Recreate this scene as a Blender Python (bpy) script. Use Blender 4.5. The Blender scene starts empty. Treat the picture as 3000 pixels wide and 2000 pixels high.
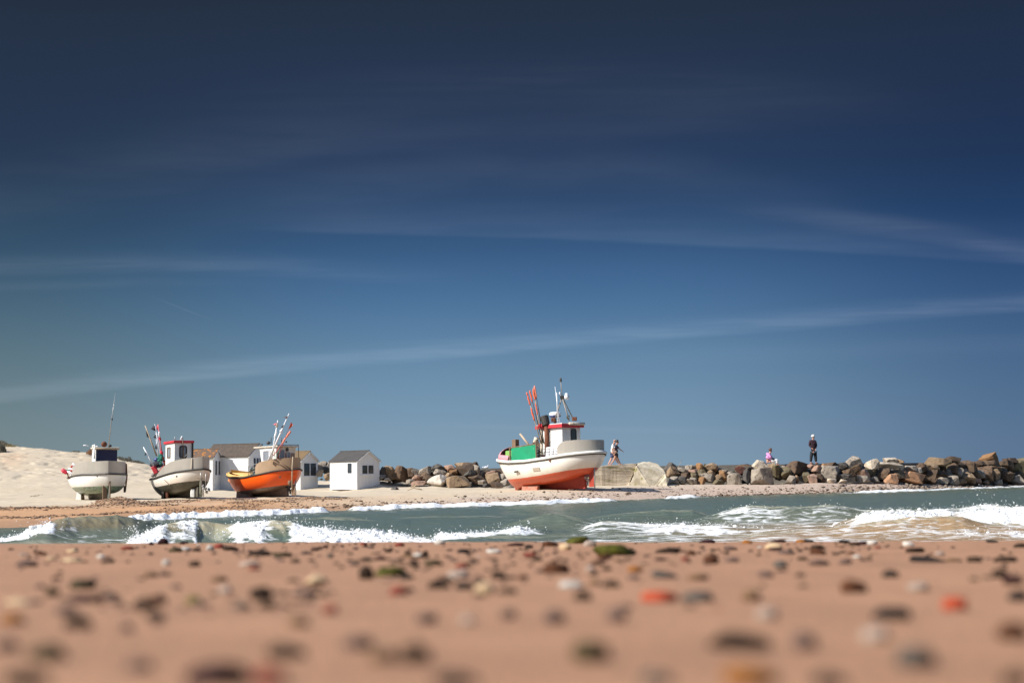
import bpy, bmesh, math, random
import numpy as np
from mathutils import Vector, Matrix, noise as mnoise

random.seed(7); rng = np.random.default_rng(11)
scn = bpy.context.scene
C = scn.collection
R = math.radians
EXPO = 0.65
GAIN = 2 ** EXPO

# ------------------------------------------------------------------ camera
CAMZ = 1.3                       # the lens sits 1.3 m above the sea, a hand above the near sand
FPX = 4167.0                     # 50 mm on a 36 mm wide sensor, in pixels of a 3000 px wide picture
PITCH, ROLL = R(5.456), 0.014
_B = np.array([[1, 0, 0], [0, -math.sin(PITCH), -math.cos(PITCH)], [0, math.cos(PITCH), -math.sin(PITCH)]], float)
# rows are world x, y, z; columns camera x (right), y (up), z (back)
_Z = np.array([[math.cos(-ROLL), -math.sin(-ROLL), 0], [math.sin(-ROLL), math.cos(-ROLL), 0], [0, 0, 1]])
RC = _B @ _Z

def P(px, py, d):
    """The world point seen at (px, py) of the photograph, d metres away along the ground."""
    cx, cy = (px - 1500.0) / FPX, (1000.0 - py) / FPX
    v = RC @ np.array([cx, cy, -1.0])
    s = d / v[1]
    return Vector((v[0] * s, d, CAMZ + v[2] * s))

def Pz(px, py, d):
    """numpy version: heights only"""
    cx, cy = (np.asarray(px, float) - 1500.0) / FPX, (1000.0 - np.asarray(py, float)) / FPX
    vy = RC[1, 0] * cx + RC[1, 1] * cy - RC[1, 2]
    vz = RC[2, 0] * cx + RC[2, 1] * cy - RC[2, 2]
    return CAMZ + vz / vy * d

def Px(px, py, d):
    cx, cy = (np.asarray(px, float) - 1500.0) / FPX, (1000.0 - np.asarray(py, float)) / FPX
    vx = RC[0, 0] * cx + RC[0, 1] * cy - RC[0, 2]
    vy = RC[1, 0] * cx + RC[1, 1] * cy - RC[1, 2]
    return vx / vy * d

def x2px(x, d, py=1450.0):
    """column of the photograph that a ground point (x, d) falls in"""
    a = Px(np.full_like(np.asarray(x, float), 1000.0), py, 1.0); b = Px(np.full_like(np.asarray(x, float), 2000.0), py, 1.0)
    return 1000.0 + (np.asarray(x, float) / d - a) / (b - a) * 1000.0

cam_d = bpy.data.cameras.new("camera"); cam = bpy.data.objects.new("camera", cam_d); C.objects.link(cam)
cam_d.lens = 50; cam_d.sensor_width = 36; cam_d.clip_start = 0.05; cam_d.clip_end = 20000
M = Matrix.Identity(4)
for i in range(3):
    for j in range(3): M[i][j] = RC[i, j]
M[2][3] = CAMZ
cam.matrix_world = M
cam_d.dof.use_dof = True; cam_d.dof.focus_distance = 58.0; cam_d.dof.aperture_fstop = 1.8; cam_d.dof.aperture_blades = 0
scn.camera = cam

# ------------------------------------------------------------------ numpy value noise
_perm = rng.random((256, 256)).astype(np.float32)
def vnoise(x, y):
    xi, yi = np.floor(x).astype(np.int64), np.floor(y).astype(np.int64)
    fx, fy = x - xi, y - yi
    fx = fx * fx * (3 - 2 * fx); fy = fy * fy * (3 - 2 * fy)
    a = _perm[xi % 256, yi % 256]; b = _perm[(xi + 1) % 256, yi % 256]
    c = _perm[xi % 256, (yi + 1) % 256]; e = _perm[(xi + 1) % 256, (yi + 1) % 256]
    return (a * (1 - fx) + b * fx) * (1 - fy) + (c * (1 - fx) + e * fx) * fy
def fbm(x, y, o=4):
    s, a, t = 0.0, 1.0, 0.0
    for k in range(o):
        s = s + a * vnoise(x * 2 ** k + 17 * k, y * 2 ** k + 31 * k); t += a; a *= .5
    return s / t
def sstep(a, b, x):
    t = np.clip((x - a) / (b - a), 0, 1); return t * t * (3 - 2 * t)

# ------------------------------------------------------------------ materials
def lin(c):
    return tuple(((v / 255 + .055) / 1.055) ** 2.4 if v / 255 > .04045 else v / 255 / 12.92 for v in c)
MATS = {}
def mat(name, c, c2=None, scale=3.0, rough=.6, bump=0, bscale=None, metal=0.0, spec=.5, stretch=(1, 1, 1), lo=.35, hi=.65, coat=0, detail=5, spots=None, rand=0.0, sss=None):
    m = bpy.data.materials.new(name); m.use_nodes = True; nt = m.node_tree; N, L = nt.nodes, nt.links
    b = N['Principled BSDF']; b.inputs['Roughness'].default_value = rough; b.inputs['Metallic'].default_value = metal
    b.inputs['Specular IOR Level'].default_value = spec; b.inputs['Coat Weight'].default_value = coat
    tc = N.new('ShaderNodeTexCoord'); mp = N.new('ShaderNodeMapping'); mp.inputs['Scale'].default_value = stretch
    L.new(tc.outputs['Object'], mp.inputs['Vector'])
    no = N.new('ShaderNodeTexNoise'); no.inputs['Scale'].default_value = scale; no.inputs['Detail'].default_value = detail
    no.inputs['Roughness'].default_value = .6
    L.new(mp.outputs[0], no.inputs['Vector'])
    col = None
    rp = N.new('ShaderNodeMapRange'); rp.inputs[1].default_value = lo; rp.inputs[2].default_value = hi
    L.new(no.outputs['Fac'], rp.inputs[0])
    mx = N.new('ShaderNodeMix'); mx.data_type = 'RGBA'; L.new(rp.outputs[0], mx.inputs['Factor'])
    mx.inputs[6].default_value = (*c, 1); mx.inputs[7].default_value = (*(c2 or tuple(v * .86 for v in c)), 1)
    col = mx.outputs[2]
    if spots:
        n2 = N.new('ShaderNodeTexNoise'); n2.inputs['Scale'].default_value = spots[1]; n2.inputs['Detail'].default_value = 3
        L.new(mp.outputs[0], n2.inputs['Vector'])
        r2 = N.new('ShaderNodeMapRange'); r2.inputs[1].default_value = spots[2]; r2.inputs[2].default_value = spots[2] + .06
        L.new(n2.outputs['Fac'], r2.inputs[0])
        m2 = N.new('ShaderNodeMix'); m2.data_type = 'RGBA'; L.new(r2.outputs[0], m2.inputs['Factor'])
        L.new(col, m2.inputs[6]); m2.inputs[7].default_value = (*spots[0], 1); col = m2.outputs[2]
    if rand:
        oi = N.new('ShaderNodeObjectInfo'); hs = N.new('ShaderNodeHueSaturation')
        r3 = N.new('ShaderNodeMapRange'); r3.inputs[3].default_value = 1 - rand; r3.inputs[4].default_value = 1 + rand
        L.new(oi.outputs['Random'], r3.inputs[0]); L.new(r3.outputs[0], hs.inputs['Value']); L.new(col, hs.inputs['Color']); col = hs.outputs[0]
    L.new(col, b.inputs['Base Color'])
    if bump:
        bp = N.new('ShaderNodeBump'); bp.inputs['Strength'].default_value = bump; bp.inputs['Distance'].default_value = .03
        n3 = N.new('ShaderNodeTexNoise'); n3.inputs['Scale'].default_value = bscale or scale * 4; n3.inputs['Detail'].default_value = 6
        L.new(mp.outputs[0], n3.inputs['Vector']); L.new(n3.outputs['Fac'], bp.inputs['Height']); L.new(bp.outputs[0], b.inputs['Normal'])
    MATS[name] = m
    return m

def hull_mat(name, top, bottom, stain, rough=.35, dirty=.5, algae=None):
    """paint above and below the painted waterline (attribute wl = metres above it), dirt creeping up from the line"""
    m = bpy.data.materials.new(name); m.use_nodes = True; N, L = m.node_tree.nodes, m.node_tree.links
    b = N['Principled BSDF']; b.inputs['Roughness'].default_value = rough
    at = N.new('ShaderNodeAttribute'); at.attribute_name = 'wl'
    tc = N.new('ShaderNodeTexCoord'); mp = N.new('ShaderNodeMapping'); mp.inputs['Scale'].default_value = (1, 1, .25); L.new(tc.outputs['Object'], mp.inputs[0])
    n1 = N.new('ShaderNodeTexNoise'); n1.inputs['Scale'].default_value = 2.2; n1.inputs['Detail'].default_value = 6; L.new(mp.outputs[0], n1.inputs['Vector'])
    n2 = N.new('ShaderNodeTexNoise'); n2.inputs['Scale'].default_value = 9; n2.inputs['Detail'].default_value = 5; L.new(tc.outputs['Object'], n2.inputs['Vector'])
    # dirt band: strong at the line, gone 0.5 m above
    band = N.new('ShaderNodeMapRange'); band.inputs[1].default_value = .0; band.inputs[2].default_value = .55; band.inputs[3].default_value = dirty; band.inputs[4].default_value = .04
    L.new(at.outputs['Fac'], band.inputs[0])
    mul = N.new('ShaderNodeMath'); mul.operation = 'MULTIPLY'; L.new(band.outputs[0], mul.inputs[0]); L.new(n1.outputs['Fac'], mul.inputs[1])
    m2 = N.new('ShaderNodeMath'); m2.operation = 'MULTIPLY'; m2.inputs[1].default_value = 1.8; m2.use_clamp = True; L.new(mul.outputs[0], m2.inputs[0])
    up = N.new('ShaderNodeMix'); up.data_type = 'RGBA'; up.inputs[6].default_value = (*top, 1); up.inputs[7].default_value = (*stain, 1); L.new(m2.outputs[0], up.inputs['Factor'])
    lo = N.new('ShaderNodeMix'); lo.data_type = 'RGBA'; lo.inputs[6].default_value = (*bottom, 1); lo.inputs[7].default_value = (*(algae or tuple(v * .6 for v in bottom)), 1)
    r2 = N.new('ShaderNodeMapRange'); r2.inputs[1].default_value = .42; r2.inputs[2].default_value = .66; L.new(n2.outputs['Fac'], r2.inputs[0]); L.new(r2.outputs[0], lo.inputs['Factor'])
    wob = N.new('ShaderNodeMath'); wob.operation = 'MULTIPLY_ADD'; wob.inputs[1].default_value = .03; L.new(n2.outputs['Fac'], wob.inputs[0]); L.new(at.outputs['Fac'], wob.inputs[2])
    st = N.new('ShaderNodeMapRange'); st.inputs[1].default_value = .005; st.inputs[2].default_value = .03; L.new(wob.outputs[0], st.inputs[0])
    fin = N.new('ShaderNodeMix'); fin.data_type = 'RGBA'; L.new(st.outputs[0], fin.inputs['Factor']); L.new(lo.outputs[2], fin.inputs[6]); L.new(up.outputs[2], fin.inputs[7])
    L.new(fin.outputs[2], b.inputs['Base Color'])
    bp = N.new('ShaderNodeBump'); bp.inputs['Strength'].default_value = .12; bp.inputs['Distance'].default_value = .02
    L.new(n1.outputs['Fac'], bp.inputs['Height']); L.new(bp.outputs[0], b.inputs['Normal'])
    MATS[name] = m; return m

# ------------------------------------------------------------------ mesh helpers
def tag(o, label=None, cat=None, group=None, kind=None):
    if label: o['label'] = label
    if cat: o['category'] = cat
    if group: o['group'] = group
    if kind: o['kind'] = kind
    return o
def empty(name, loc, label, cat, group=None):
    o = bpy.data.objects.new(name, None); o.location = loc; o.empty_display_size = .2; C.objects.link(o)
    return tag(o, label, cat, group)

class MB:
    def __init__(s): s.v, s.f = [], []
    def add(s, vs, fs):
        b = len(s.v); s.v += [tuple(v) for v in vs]; s.f += [tuple(i + b for i in f) for f in fs]; return s
    def box(s, T, x0, x1, y0, y1, z0, z1, tx=0.0, ty=0.0):
        """a box in the frame T(x, y, z); tx, ty pull the top faces in"""
        vs = [T(x0, y0, z0), T(x1, y0, z0), T(x1, y1, z0), T(x0, y1, z0), T(x0 + tx, y0 + ty, z1), T(x1 - tx, y0 + ty, z1), T(x1 - tx, y1 - ty, z1), T(x0 + tx, y1 - ty, z1)]
        return s.add(vs, [(3, 2, 1, 0), (4, 5, 6, 7), (0, 1, 5, 4), (1, 2, 6, 5), (2, 3, 7, 6), (3, 0, 4, 7)])
    def tube(s, pts, r, n=8, closed=False, cap=True):
        pts = [Vector(p) for p in pts]; k = len(pts); rs = r if isinstance(r, (list, tuple)) else [r] * k
        vs = []
        for i, p in enumerate(pts):
            a = pts[(i - 1) % k] if closed or i else pts[0]; b = pts[(i + 1) % k] if closed or i < k - 1 else pts[-1]
            t = (b - a).normalized() if (b - a).length > 1e-9 else Vector((0, 0, 1))
            u = t.cross(Vector((0, 0, 1))) if abs(t.z) < .95 else t.cross(Vector((0, 1, 0)))
            u.normalize(); w = t.cross(u)
            for j in range(n):
                q = 2 * math.pi * j / n; vs.append(p + u * math.cos(q) * rs[i] + w * math.sin(q) * rs[i])
        fs = []
        for i in range(k if closed else k - 1):
            for j in range(n):
                a, b = i * n + j, i * n + (j + 1) % n; c, e = ((i + 1) % k) * n + (j + 1) % n, ((i + 1) % k) * n + j
                fs.append((a, b, c, e))
        if cap and not closed: fs += [tuple(range(n))[::-1], tuple((k - 1) * n + j for j in range(n))]
        return s.add(vs, fs)
    def ball(s, c, r, sub=2, sx=1, sy=1, sz=1):
        bm = bmesh.new(); bmesh.ops.create_icosphere(bm, subdivisions=sub, radius=1)
        c = Vector(c); vs = [(c.x + v.co.x * r * sx, c.y + v.co.y * r * sy, c.z + v.co.z * r * sz) for v in bm.verts]
        bm.verts.index_update(); fs = [tuple(v.index for v in f.verts) for f in bm.faces]; bm.free(); return s.add(vs, fs)
    def slab(s, pts, n, th):
        """a polygon pushed by th along n: a real plate"""
        pts = [Vector(p) for p in pts]; n = Vector(n).normalized() * th; k = len(pts)
        vs = pts + [p + n for p in pts]
        return s.add(vs, [tuple(range(k)), tuple(range(2 * k - 1, k - 1, -1))] + [(i, i + k, (i + 1) % k + k, (i + 1) % k) for i in range(k)])
    def lathe(s, c, prof, n=14, ax=(0, 0, 1)):
        """prof: (radius, distance along ax)"""
        c, ax = Vector(c), Vector(ax).normalized(); u = ax.orthogonal().normalized(); w = ax.cross(u); vs = []
        for r, h in prof:
            for j in range(n):
                q = 2 * math.pi * j / n; vs.append(c + ax * h + (u * math.cos(q) + w * math.sin(q)) * r)
        k = len(prof)
        return s.add(vs, [(i * n + j, i * n + (j + 1) % n, (i + 1) * n + (j + 1) % n, (i + 1) * n + j) for i in range(k - 1) for j in range(n)] + [tuple(range(n))[::-1], tuple((k - 1) * n + j for j in range(n))])
    def build(s, name, m, parent=None, smooth=False, bevel=0.0, attr=None, recalc=True):
        me = bpy.data.meshes.new(name); o0 = parent
        off = Vector((0, 0, 0)); q = parent
        while q is not None: off += q.location; q = q.parent
        me.from_pydata([tuple(Vector(v) - off) for v in s.v], [], s.f); me.update()
        if recalc:
            bm = bmesh.new(); bm.from_mesh(me); bmesh.ops.recalc_face_normals(bm, faces=bm.faces); bm.to_mesh(me); bm.free()
        if smooth:
            for p in me.polygons: p.use_smooth = True
        if attr:
            a = me.attributes.new(attr[0], 'FLOAT', 'POINT'); a.data.foreach_set('value', attr[1])
        me.materials.append(MATS[m] if isinstance(m, str) else m)
        o = bpy.data.objects.new(name, me); C.objects.link(o)
        if parent is not None: o.parent = parent
        if bevel:
            bv = o.modifiers.new('Bevel', 'BEVEL'); bv.width = bevel; bv.segments = 2; bv.limit_method = 'ANGLE'
        return o

def grid_object(name, X, Y, Z, m, attrs=(), kind='structure', smooth=True):
    r, c = X.shape; me = bpy.data.meshes.new(name)
    co = np.stack([X, Y, Z], -1).reshape(-1, 3).astype(np.float32)
    i = np.arange((r - 1) * (c - 1)); a = (i // (c - 1)) * c + i % (c - 1)
    q = np.stack([a, a + 1, a + c + 1, a + c], -1).astype(np.int32)
    me.vertices.add(len(co)); me.vertices.foreach_set('co', co.ravel())
    me.loops.add(q.size); me.loops.foreach_set('vertex_index', q.ravel())
    me.polygons.add(len(q)); me.polygons.foreach_set('loop_start', np.arange(0, q.size, 4, dtype=np.int32))
    try: me.polygons.foreach_set('loop_total', np.full(len(q), 4, np.int32))
    except Exception: pass
    me.update(calc_edges=True)
    me.polygons.foreach_set('use_smooth', np.full(len(q), smooth))
    for n, v in attrs:
        t = me.attributes.new(n, 'FLOAT', 'POINT'); t.data.foreach_set('value', v.ravel().astype(np.float32))
    me.materials.append(MATS[m]); o = bpy.data.objects.new(name, me); C.objects.link(o); tag(o, kind=kind); return o

def soup(name, tv, tf, pos, scl, m, rot=True, kind='stuff', label=None, cat=None, squash=1.0, sub=False):
    """many copies of one small shape in ONE mesh (sprays, wrack)"""
    n = len(pos); tv, tf = np.asarray(tv, np.float32), np.asarray(tf, np.int32)
    ang = rng.random(n) * 6.283; ca, sa = np.cos(ang), np.sin(ang)
    scl = np.asarray(scl, np.float32); scl = scl if scl.ndim == 2 else np.stack([scl] * 3, -1)
    v = tv[None] * scl[:, None, :]
    v = v * (1 + .35 * (rng.random((n, len(tv), 1)) - .5))
    vx = v[..., 0] * ca[:, None] - v[..., 1] * sa[:, None]; vy = v[..., 0] * sa[:, None] + v[..., 1] * ca[:, None]
    co = np.stack([vx, vy, v[..., 2] * squash], -1) + np.asarray(pos, np.float32)[:, None]
    f = tf[None] + (np.arange(n) * len(tv))[:, None, None]
    me = bpy.data.meshes.new(name); co = co.reshape(-1, 3); f = f.reshape(-1, tf.shape[1])
    me.vertices.add(len(co)); me.vertices.foreach_set('co', co.ravel())
    me.loops.add(f.size); me.loops.foreach_set('vertex_index', f.ravel().astype(np.int32))
    me.polygons.add(len(f)); me.polygons.foreach_set('loop_start', np.arange(0, f.size, tf.shape[1], dtype=np.int32))
    me.update(calc_edges=True); me.polygons.foreach_set('use_smooth', np.full(len(f), True))
    me.materials.append(MATS[m]); o = bpy.data.objects.new(name, me); C.objects.link(o); tag(o, label, cat, None, kind); return o
def ico(sub):
    bm = bmesh.new(); bmesh.ops.create_icosphere(bm, subdivisions=sub, radius=1); bm.verts.index_update()
    v = [tuple(x.co) for x in bm.verts]; f = [tuple(x.index for x in g.verts) for g in bm.faces]; bm.free(); return v, f

# ------------------------------------------------------------------ light and sky
SUN_AZ = math.atan2(-0.90, -0.42)      # from the left, a little behind the lens
SUN_EL = R(39)
sd = Vector((math.sin(SUN_AZ) * math.cos(SUN_EL), math.cos(SUN_AZ) * math.cos(SUN_EL), math.sin(SUN_EL)))
sl = bpy.data.lights.new("sun", 'SUN'); sl.energy = 4.7; sl.angle = R(.5); sl.color = (1, .955, .88)
so = bpy.data.objects.new("sun", sl); C.objects.link(so); so.rotation_euler = (-sd).to_track_quat('-Z', 'Y').to_euler()
so.location = (-30, -10, 40)
w = bpy.data.worlds.new("World"); scn.world = w; w.use_nodes = True
N, L = w.node_tree.nodes, w.node_tree.links; N.clear()
out = N.new('ShaderNodeOutputWorld'); bg = N.new('ShaderNodeBackground'); L.new(bg.outputs[0], out.inputs[0])
sky = N.new('ShaderNodeTexSky'); sky.sky_type = 'NISHITA'; sky.sun_disc = False; sky.sun_elevation = SUN_EL; sky.sun_rotation = SUN_AZ % (2 * math.pi)
sky.air_density = 1.0; sky.dust_density = .6; sky.ozone_density = 2.0
SKYS = .15
bg.inputs['Strength'].default_value = SKYS
tc = N.new('ShaderNodeTexCoord'); sp = N.new('ShaderNodeSeparateXYZ'); L.new(tc.outputs['Generated'], sp.inputs[0])
def math_n(op, a, b=None, c=None, clamp=False):
    n = N.new('ShaderNodeMath'); n.operation = op; n.use_clamp = clamp
    for k, x in enumerate((a, b, c)):
        if x is None: continue
        if isinstance(x, (int, float)): n.inputs[k].default_value = x
        else: L.new(x, n.inputs[k])
    return n.outputs[0]
def rng_n(x, a, b, c=0.0, d=1.0, smooth=True):
    n = N.new('ShaderNodeMapRange'); n.interpolation_type = 'SMOOTHSTEP' if smooth else 'LINEAR'
    for k, v in ((1, a), (2, b), (3, c), (4, d)): n.inputs[k].default_value = v
    L.new(x, n.inputs[0]); return n.outputs[0]
X, Y, Z = sp.outputs
ramp = N.new('ShaderNodeValToRGB'); ramp.color_ramp.interpolation = 'B_SPLINE'
SKY_STOPS = [(-.02, (136, 160, 178)), (.002, (135, 160, 178)), (.022, (132, 159, 180)), (.047, (120, 151, 176)), (.071, (110, 144, 172)), (.095, (96, 132, 164)),
             (.119, (80, 118, 157)), (.143, (66, 103, 144)), (.166, (54, 87, 126)), (.19, (47, 75, 111)), (.213, (44, 66, 98)), (.236, (42, 61, 91)), (.259, (41, 58, 85)), (.30, (39, 53, 75)), (.34, (36, 47, 62))]
el = ramp.color_ramp.elements
zlo, zhi = -.03, .36
for k, (z, c) in enumerate(SKY_STOPS):
    p = (z - zlo) / (zhi - zlo)
    e = el[k] if k < 2 else el.new(p)
    e.position = p; e.color = (*[v / GAIN for v in lin(c)], 1)
zz = rng_n(Z, zlo, zhi, 0, 1, False); L.new(zz, ramp.inputs[0])
# towards the sun side the air is greyer, away from it bluer
ysafe = math_n('MAXIMUM', Y, .08)
U = math_n('DIVIDE', X, ysafe); V = math_n('DIVIDE', Z, ysafe)
front = rng_n(Y, .1, .4)
tr = N.new('ShaderNodeValToRGB'); tr.color_ramp.interpolation = 'EASE'
te = tr.color_ramp.elements; te[0].position = 0; te[0].color = (.84, .74, .60, 1); te[1].position = 1; te[1].color = (.46, .52, .65, 1)
e = te.new(.42); e.color = (1, 1, 1, 1); e = te.new(.6); e.color = (.95, .96, .98, 1)
L.new(rng_n(U, -.38, .38, 0, 1, False), tr.inputs[0])
tf_ = rng_n(Z, .12, .32, 1, .35)
tm = N.new('ShaderNodeMix'); tm.data_type = 'RGBA'; tm.blend_type = 'MULTIPLY'; L.new(math_n('MULTIPLY', tf_, front), tm.inputs['Factor']); L.new(ramp.outputs[0], tm.inputs[6]); L.new(tr.outputs[0], tm.inputs[7])
# thin cirrus streaks, placed by direction
def uv(px, py):
    v = RC @ np.array([(px - 1500) / FPX, (1000 - py) / FPX, -1.0]); return v[0] / v[1], v[2] / v[1]
cs = N.new('ShaderNodeCombineXYZ'); L.new(U, cs.inputs[0]); L.new(V, cs.inputs[1])
def cn(scale, stretch, rot=0.0, detail=4):
    mp = N.new('ShaderNodeMapping'); mp.inputs['Scale'].default_value = stretch; mp.inputs['Rotation'].default_value = (0, 0, rot); L.new(cs.outputs[0], mp.inputs[0])
    n = N.new('ShaderNodeTexNoise'); n.inputs['Scale'].default_value = scale; n.inputs['Detail'].default_value = detail; n.inputs['Roughness'].default_value = .55; L.new(mp.outputs[0], n.inputs['Vector']); return n.outputs['Fac']
n_f = cn(10, (1, 16, 1), .10, 9); n_g = cn(6, (1, 9, 1), -.1, 8); n_w = cn(4, (1, 1, 1))
def streak(pts, wid_up, wid_dn, amp, tex, u0=None, u1=None, us=.06):
    """soft band along a quadratic fitted to photo points; crisp or soft on either side"""
    a = np.array([uv(*p) for p in pts]); co = np.polyfit(a[:, 0], a[:, 1], 2 if len(pts) > 2 else 1)
    if len(co) == 2: co = [0, *co]
    c = math_n('ADD', math_n('MULTIPLY', U, math_n('ADD', math_n('MULTIPLY', U, float(co[0])), float(co[1]))), float(co[2]))
    c = math_n('ADD', c, math_n('MULTIPLY_ADD', n_w, .006, -.003))
    dv = math_n('SUBTRACT', V, c)
    up = rng_n(dv, 0.0, wid_up, 1, 0); dn = rng_n(dv, -wid_dn, 0.0, 0, 1)
    s = math_n('MULTIPLY', up, dn)
    t = rng_n(tex, .34, .66, .48, 1.12); s = math_n('MULTIPLY', math_n('MULTIPLY', s, t), amp)
    if u0 is not None: s = math_n('MULTIPLY', s, rng_n(U, u0 - us, u0 + us, 0, 1))
    if u1 is not None: s = math_n('MULTIPLY', s, rng_n(U, u1 - us, u1 + us, 1, 0))
    return s
px1 = 1 / FPX
parts = [
    streak([(0, 1160), (640, 1100), (1270, 1048), (1800, 990), (2300, 935), (3000, 905)], 60 * px1, 24 * px1, .33, n_f),
    streak([(0, 1145), (640, 1075), (1270, 1020), (1900, 962)], 16 * px1, 40 * px1, .10, n_g, None, .05),
    streak([(700, 668), (1500, 688), (2200, 718), (3000, 765)], 150 * px1, 16 * px1, .16, n_g, -.16, None),
    streak([(2300, 625), (2700, 680), (3000, 735)], 50 * px1, 45 * px1, .20, n_f, .2, None, .07),
    streak([(0, 790), (500, 775), (900, 800), (1350, 822)], 60 * px1, 34 * px1, .20, n_f, None, -.09, .08),
    streak([(0, 845), (300, 835), (700, 830)], 30 * px1, 20 * px1, .10, n_g, None, -.2, .06),
    streak([(455, 876), (600, 932)], 4 * px1, 4 * px1, .16, n_g, -.245, -.22, .02),
    streak([(400, 440), (1000, 420), (1800, 350), (2500, 330)], 130 * px1, 90 * px1, .07, n_g, -.25, .2, .12),
    streak([(700, 620), (1700, 500), (2200, 560)], 110 * px1, 110 * px1, .10, cn(7, (1, 4, 1), .5), -.2, .2, .1),
    streak([(0, 590), (300, 545), (800, 480)], 170 * px1, 150 * px1, .085, n_g, None, -.14, .12),
    streak([(900, 300), (1700, 250), (2600, 300)], 120 * px1, 90 * px1, .05, n_f, -.2, .25, .12),
    streak([(1300, 1245), (2200, 1262)], 12 * px1, 12 * px1, .10, n_g, -.04, .16, .05),
    streak([(2200, 1030), (3000, 1010)], 50 * px1, 50 * px1, .08, n_g, .1, None, .08),
]
s = parts[0]
for p in parts[1:]: s = math_n('ADD', s, p)
s = math_n('MULTIPLY', math_n('MINIMUM', s, .7), front)
cm = N.new('ShaderNodeMix'); cm.data_type = 'RGBA'; L.new(s, cm.inputs['Factor']); L.new(tm.outputs[2], cm.inputs[6])
cw = N.new('ShaderNodeMix'); cw.data_type = 'RGBA'; cw.blend_type = 'ADD'; cw.inputs['Factor'].default_value = 1
L.new(tm.outputs[2], cw.inputs[6]); cw.inputs[7].default_value = (*[v / GAIN for v in (.135, .145, .165)], 1); L.new(cw.outputs[2], cm.inputs[7])
# higher up (out of the picture) the plain daylight sky takes over
hi = N.new('ShaderNodeMix'); hi.data_type = 'RGBA'; L.new(rng_n(Z, .36, .62), hi.inputs['Factor']); gn = N.new('ShaderNodeVectorMath'); gn.operation = 'SCALE'; gn.inputs['Scale'].default_value = 1 / SKYS; L.new(cm.outputs[2], gn.inputs[0])
L.new(gn.outputs[0], hi.inputs[6]); L.new(sky.outputs[0], hi.inputs[7])
L.new(hi.outputs[2], bg.inputs['Color'])
scn.view_settings.view_transform = 'Standard'; scn.view_settings.look = 'None'; scn.view_settings.exposure = EXPO; scn.view_settings.gamma = 1
scn.cycles.use_denoising = True
try: scn.cycles.denoiser = 'OPENIMAGEDENOISE'
except Exception: pass
scn.cycles.max_bounces = 6; scn.cycles.diffuse_bounces = 3; scn.cycles.glossy_bounces = 3
scn.cycles.sample_clamp_indirect = 6

# ------------------------------------------------------------------ terrain
def zcol(lst): return [(d, z) for d, z in lst]
FARCOL = {
    -900: [(38, 0), (60, .25), (78, .42), (92, .7), (108, 4.4), (126, 6.4), (150, 6.6), (400, 5)],
    0:    [(42.6, 0), (58, .21), (72, .36), (84, .50), (91, .75), (125, 4.84), (132, 4.7), (160, 4), (400, 3)],
    120:  [(44, 0), (58, .21), (72, .38), (84, .50), (91, .75), (124, 4.42), (132, 4.2), (160, 3.4), (400, 3)],
    250:  [(46, 0), (60, .20), (76, .40), (86, .52), (92, .72), (122, 3.89), (130, 3.6), (160, 3), (400, 3)],
    340:  [(48, 0), (62, .21), (76, .41), (86, .52), (94, .80), (120, 3.42), (128, 3.1), (160, 2.6), (400, 2)],
    430:  [(50, 0), (64, .23), (78, .43), (86, .50), (96, .82), (118, 2.88), (126, 2.6), (160, 2), (400, 2)],
    530:  [(52, 0), (65, .24), (78, .44), (90, .56), (98, .75), (114, 2.2), (126, 1.9), (160, 1.6), (400, 1)],
    700:  [(54, 0), (67, .22), (80, .42), (97, .60), (104, .85), (114, 1.5), (130, 1.2), (400, 0)],
    850:  [(56.5, 0), (70, .22), (80, .44), (97, .58), (103, 1.2), (112, 1.5), (130, .8), (400, 0)],
    1000: [(60, 0), (72, .18), (84, .42), (94, .52), (97.5, .66), (101, 1.1), (105, 1.25), (112, 1.1), (122, .2), (140, -1), (400, -3)],
    1120: [(62, 0), (73, .19), (86, .46), (91.5, .56), (94.6, .72), (96.6, 1.12), (99, 1.25), (106, .9), (120, -.2), (140, -1.5), (400, -4)],
    1280: [(64.5, 0), (74, .22), (86, .50), (93, .66), (95, .82), (99, .8), (106, .6), (118, -.5), (140, -2), (400, -4)],
    1600: [(69.5, 0), (77, .32), (84, .59), (92, .65), (99, .60), (106, .3), (114, -.8), (130, -2), (400, -4)],
    1850: [(76, 0), (82, .42), (88, .66), (92, .68), (99, .60), (106, .3), (114, -.8), (130, -2), (400, -4)],
    2050: [(82, 0), (86, .38), (90.5, .66), (94, .66), (99, .55), (106, .3), (114, -.8), (130, -2), (400, -4)],
    2400: [(88.6, 0), (90.4, .28), (92.6, .62), (96, .62), (100, .5), (106, .2), (114, -.8), (130, -2), (400, -4)],
    2650: [(95, 0), (96, .22), (98, .48), (101, .5), (106, .3), (112, -.4), (120, -1), (130, -2), (400, -4)],
    2850: [(103.5, 0), (104.2, .12), (106, .22), (110, .3), (114, -.2), (122, -1), (130, -2), (400, -4)],
    3000: [(109, 0), (109.8, .12), (112, .2), (116, .1), (120, -.4), (126, -1), (130, -2), (400, -4)],
    3900: [(134, 0), (136, .15), (138, .2), (142, 0), (150, -1), (160, -2), (400, -4)],
}
_ks = sorted(FARCOL)
def waterline(px): return np.interp(px, _ks, [FARCOL[k][0][0] for k in _ks])
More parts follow.
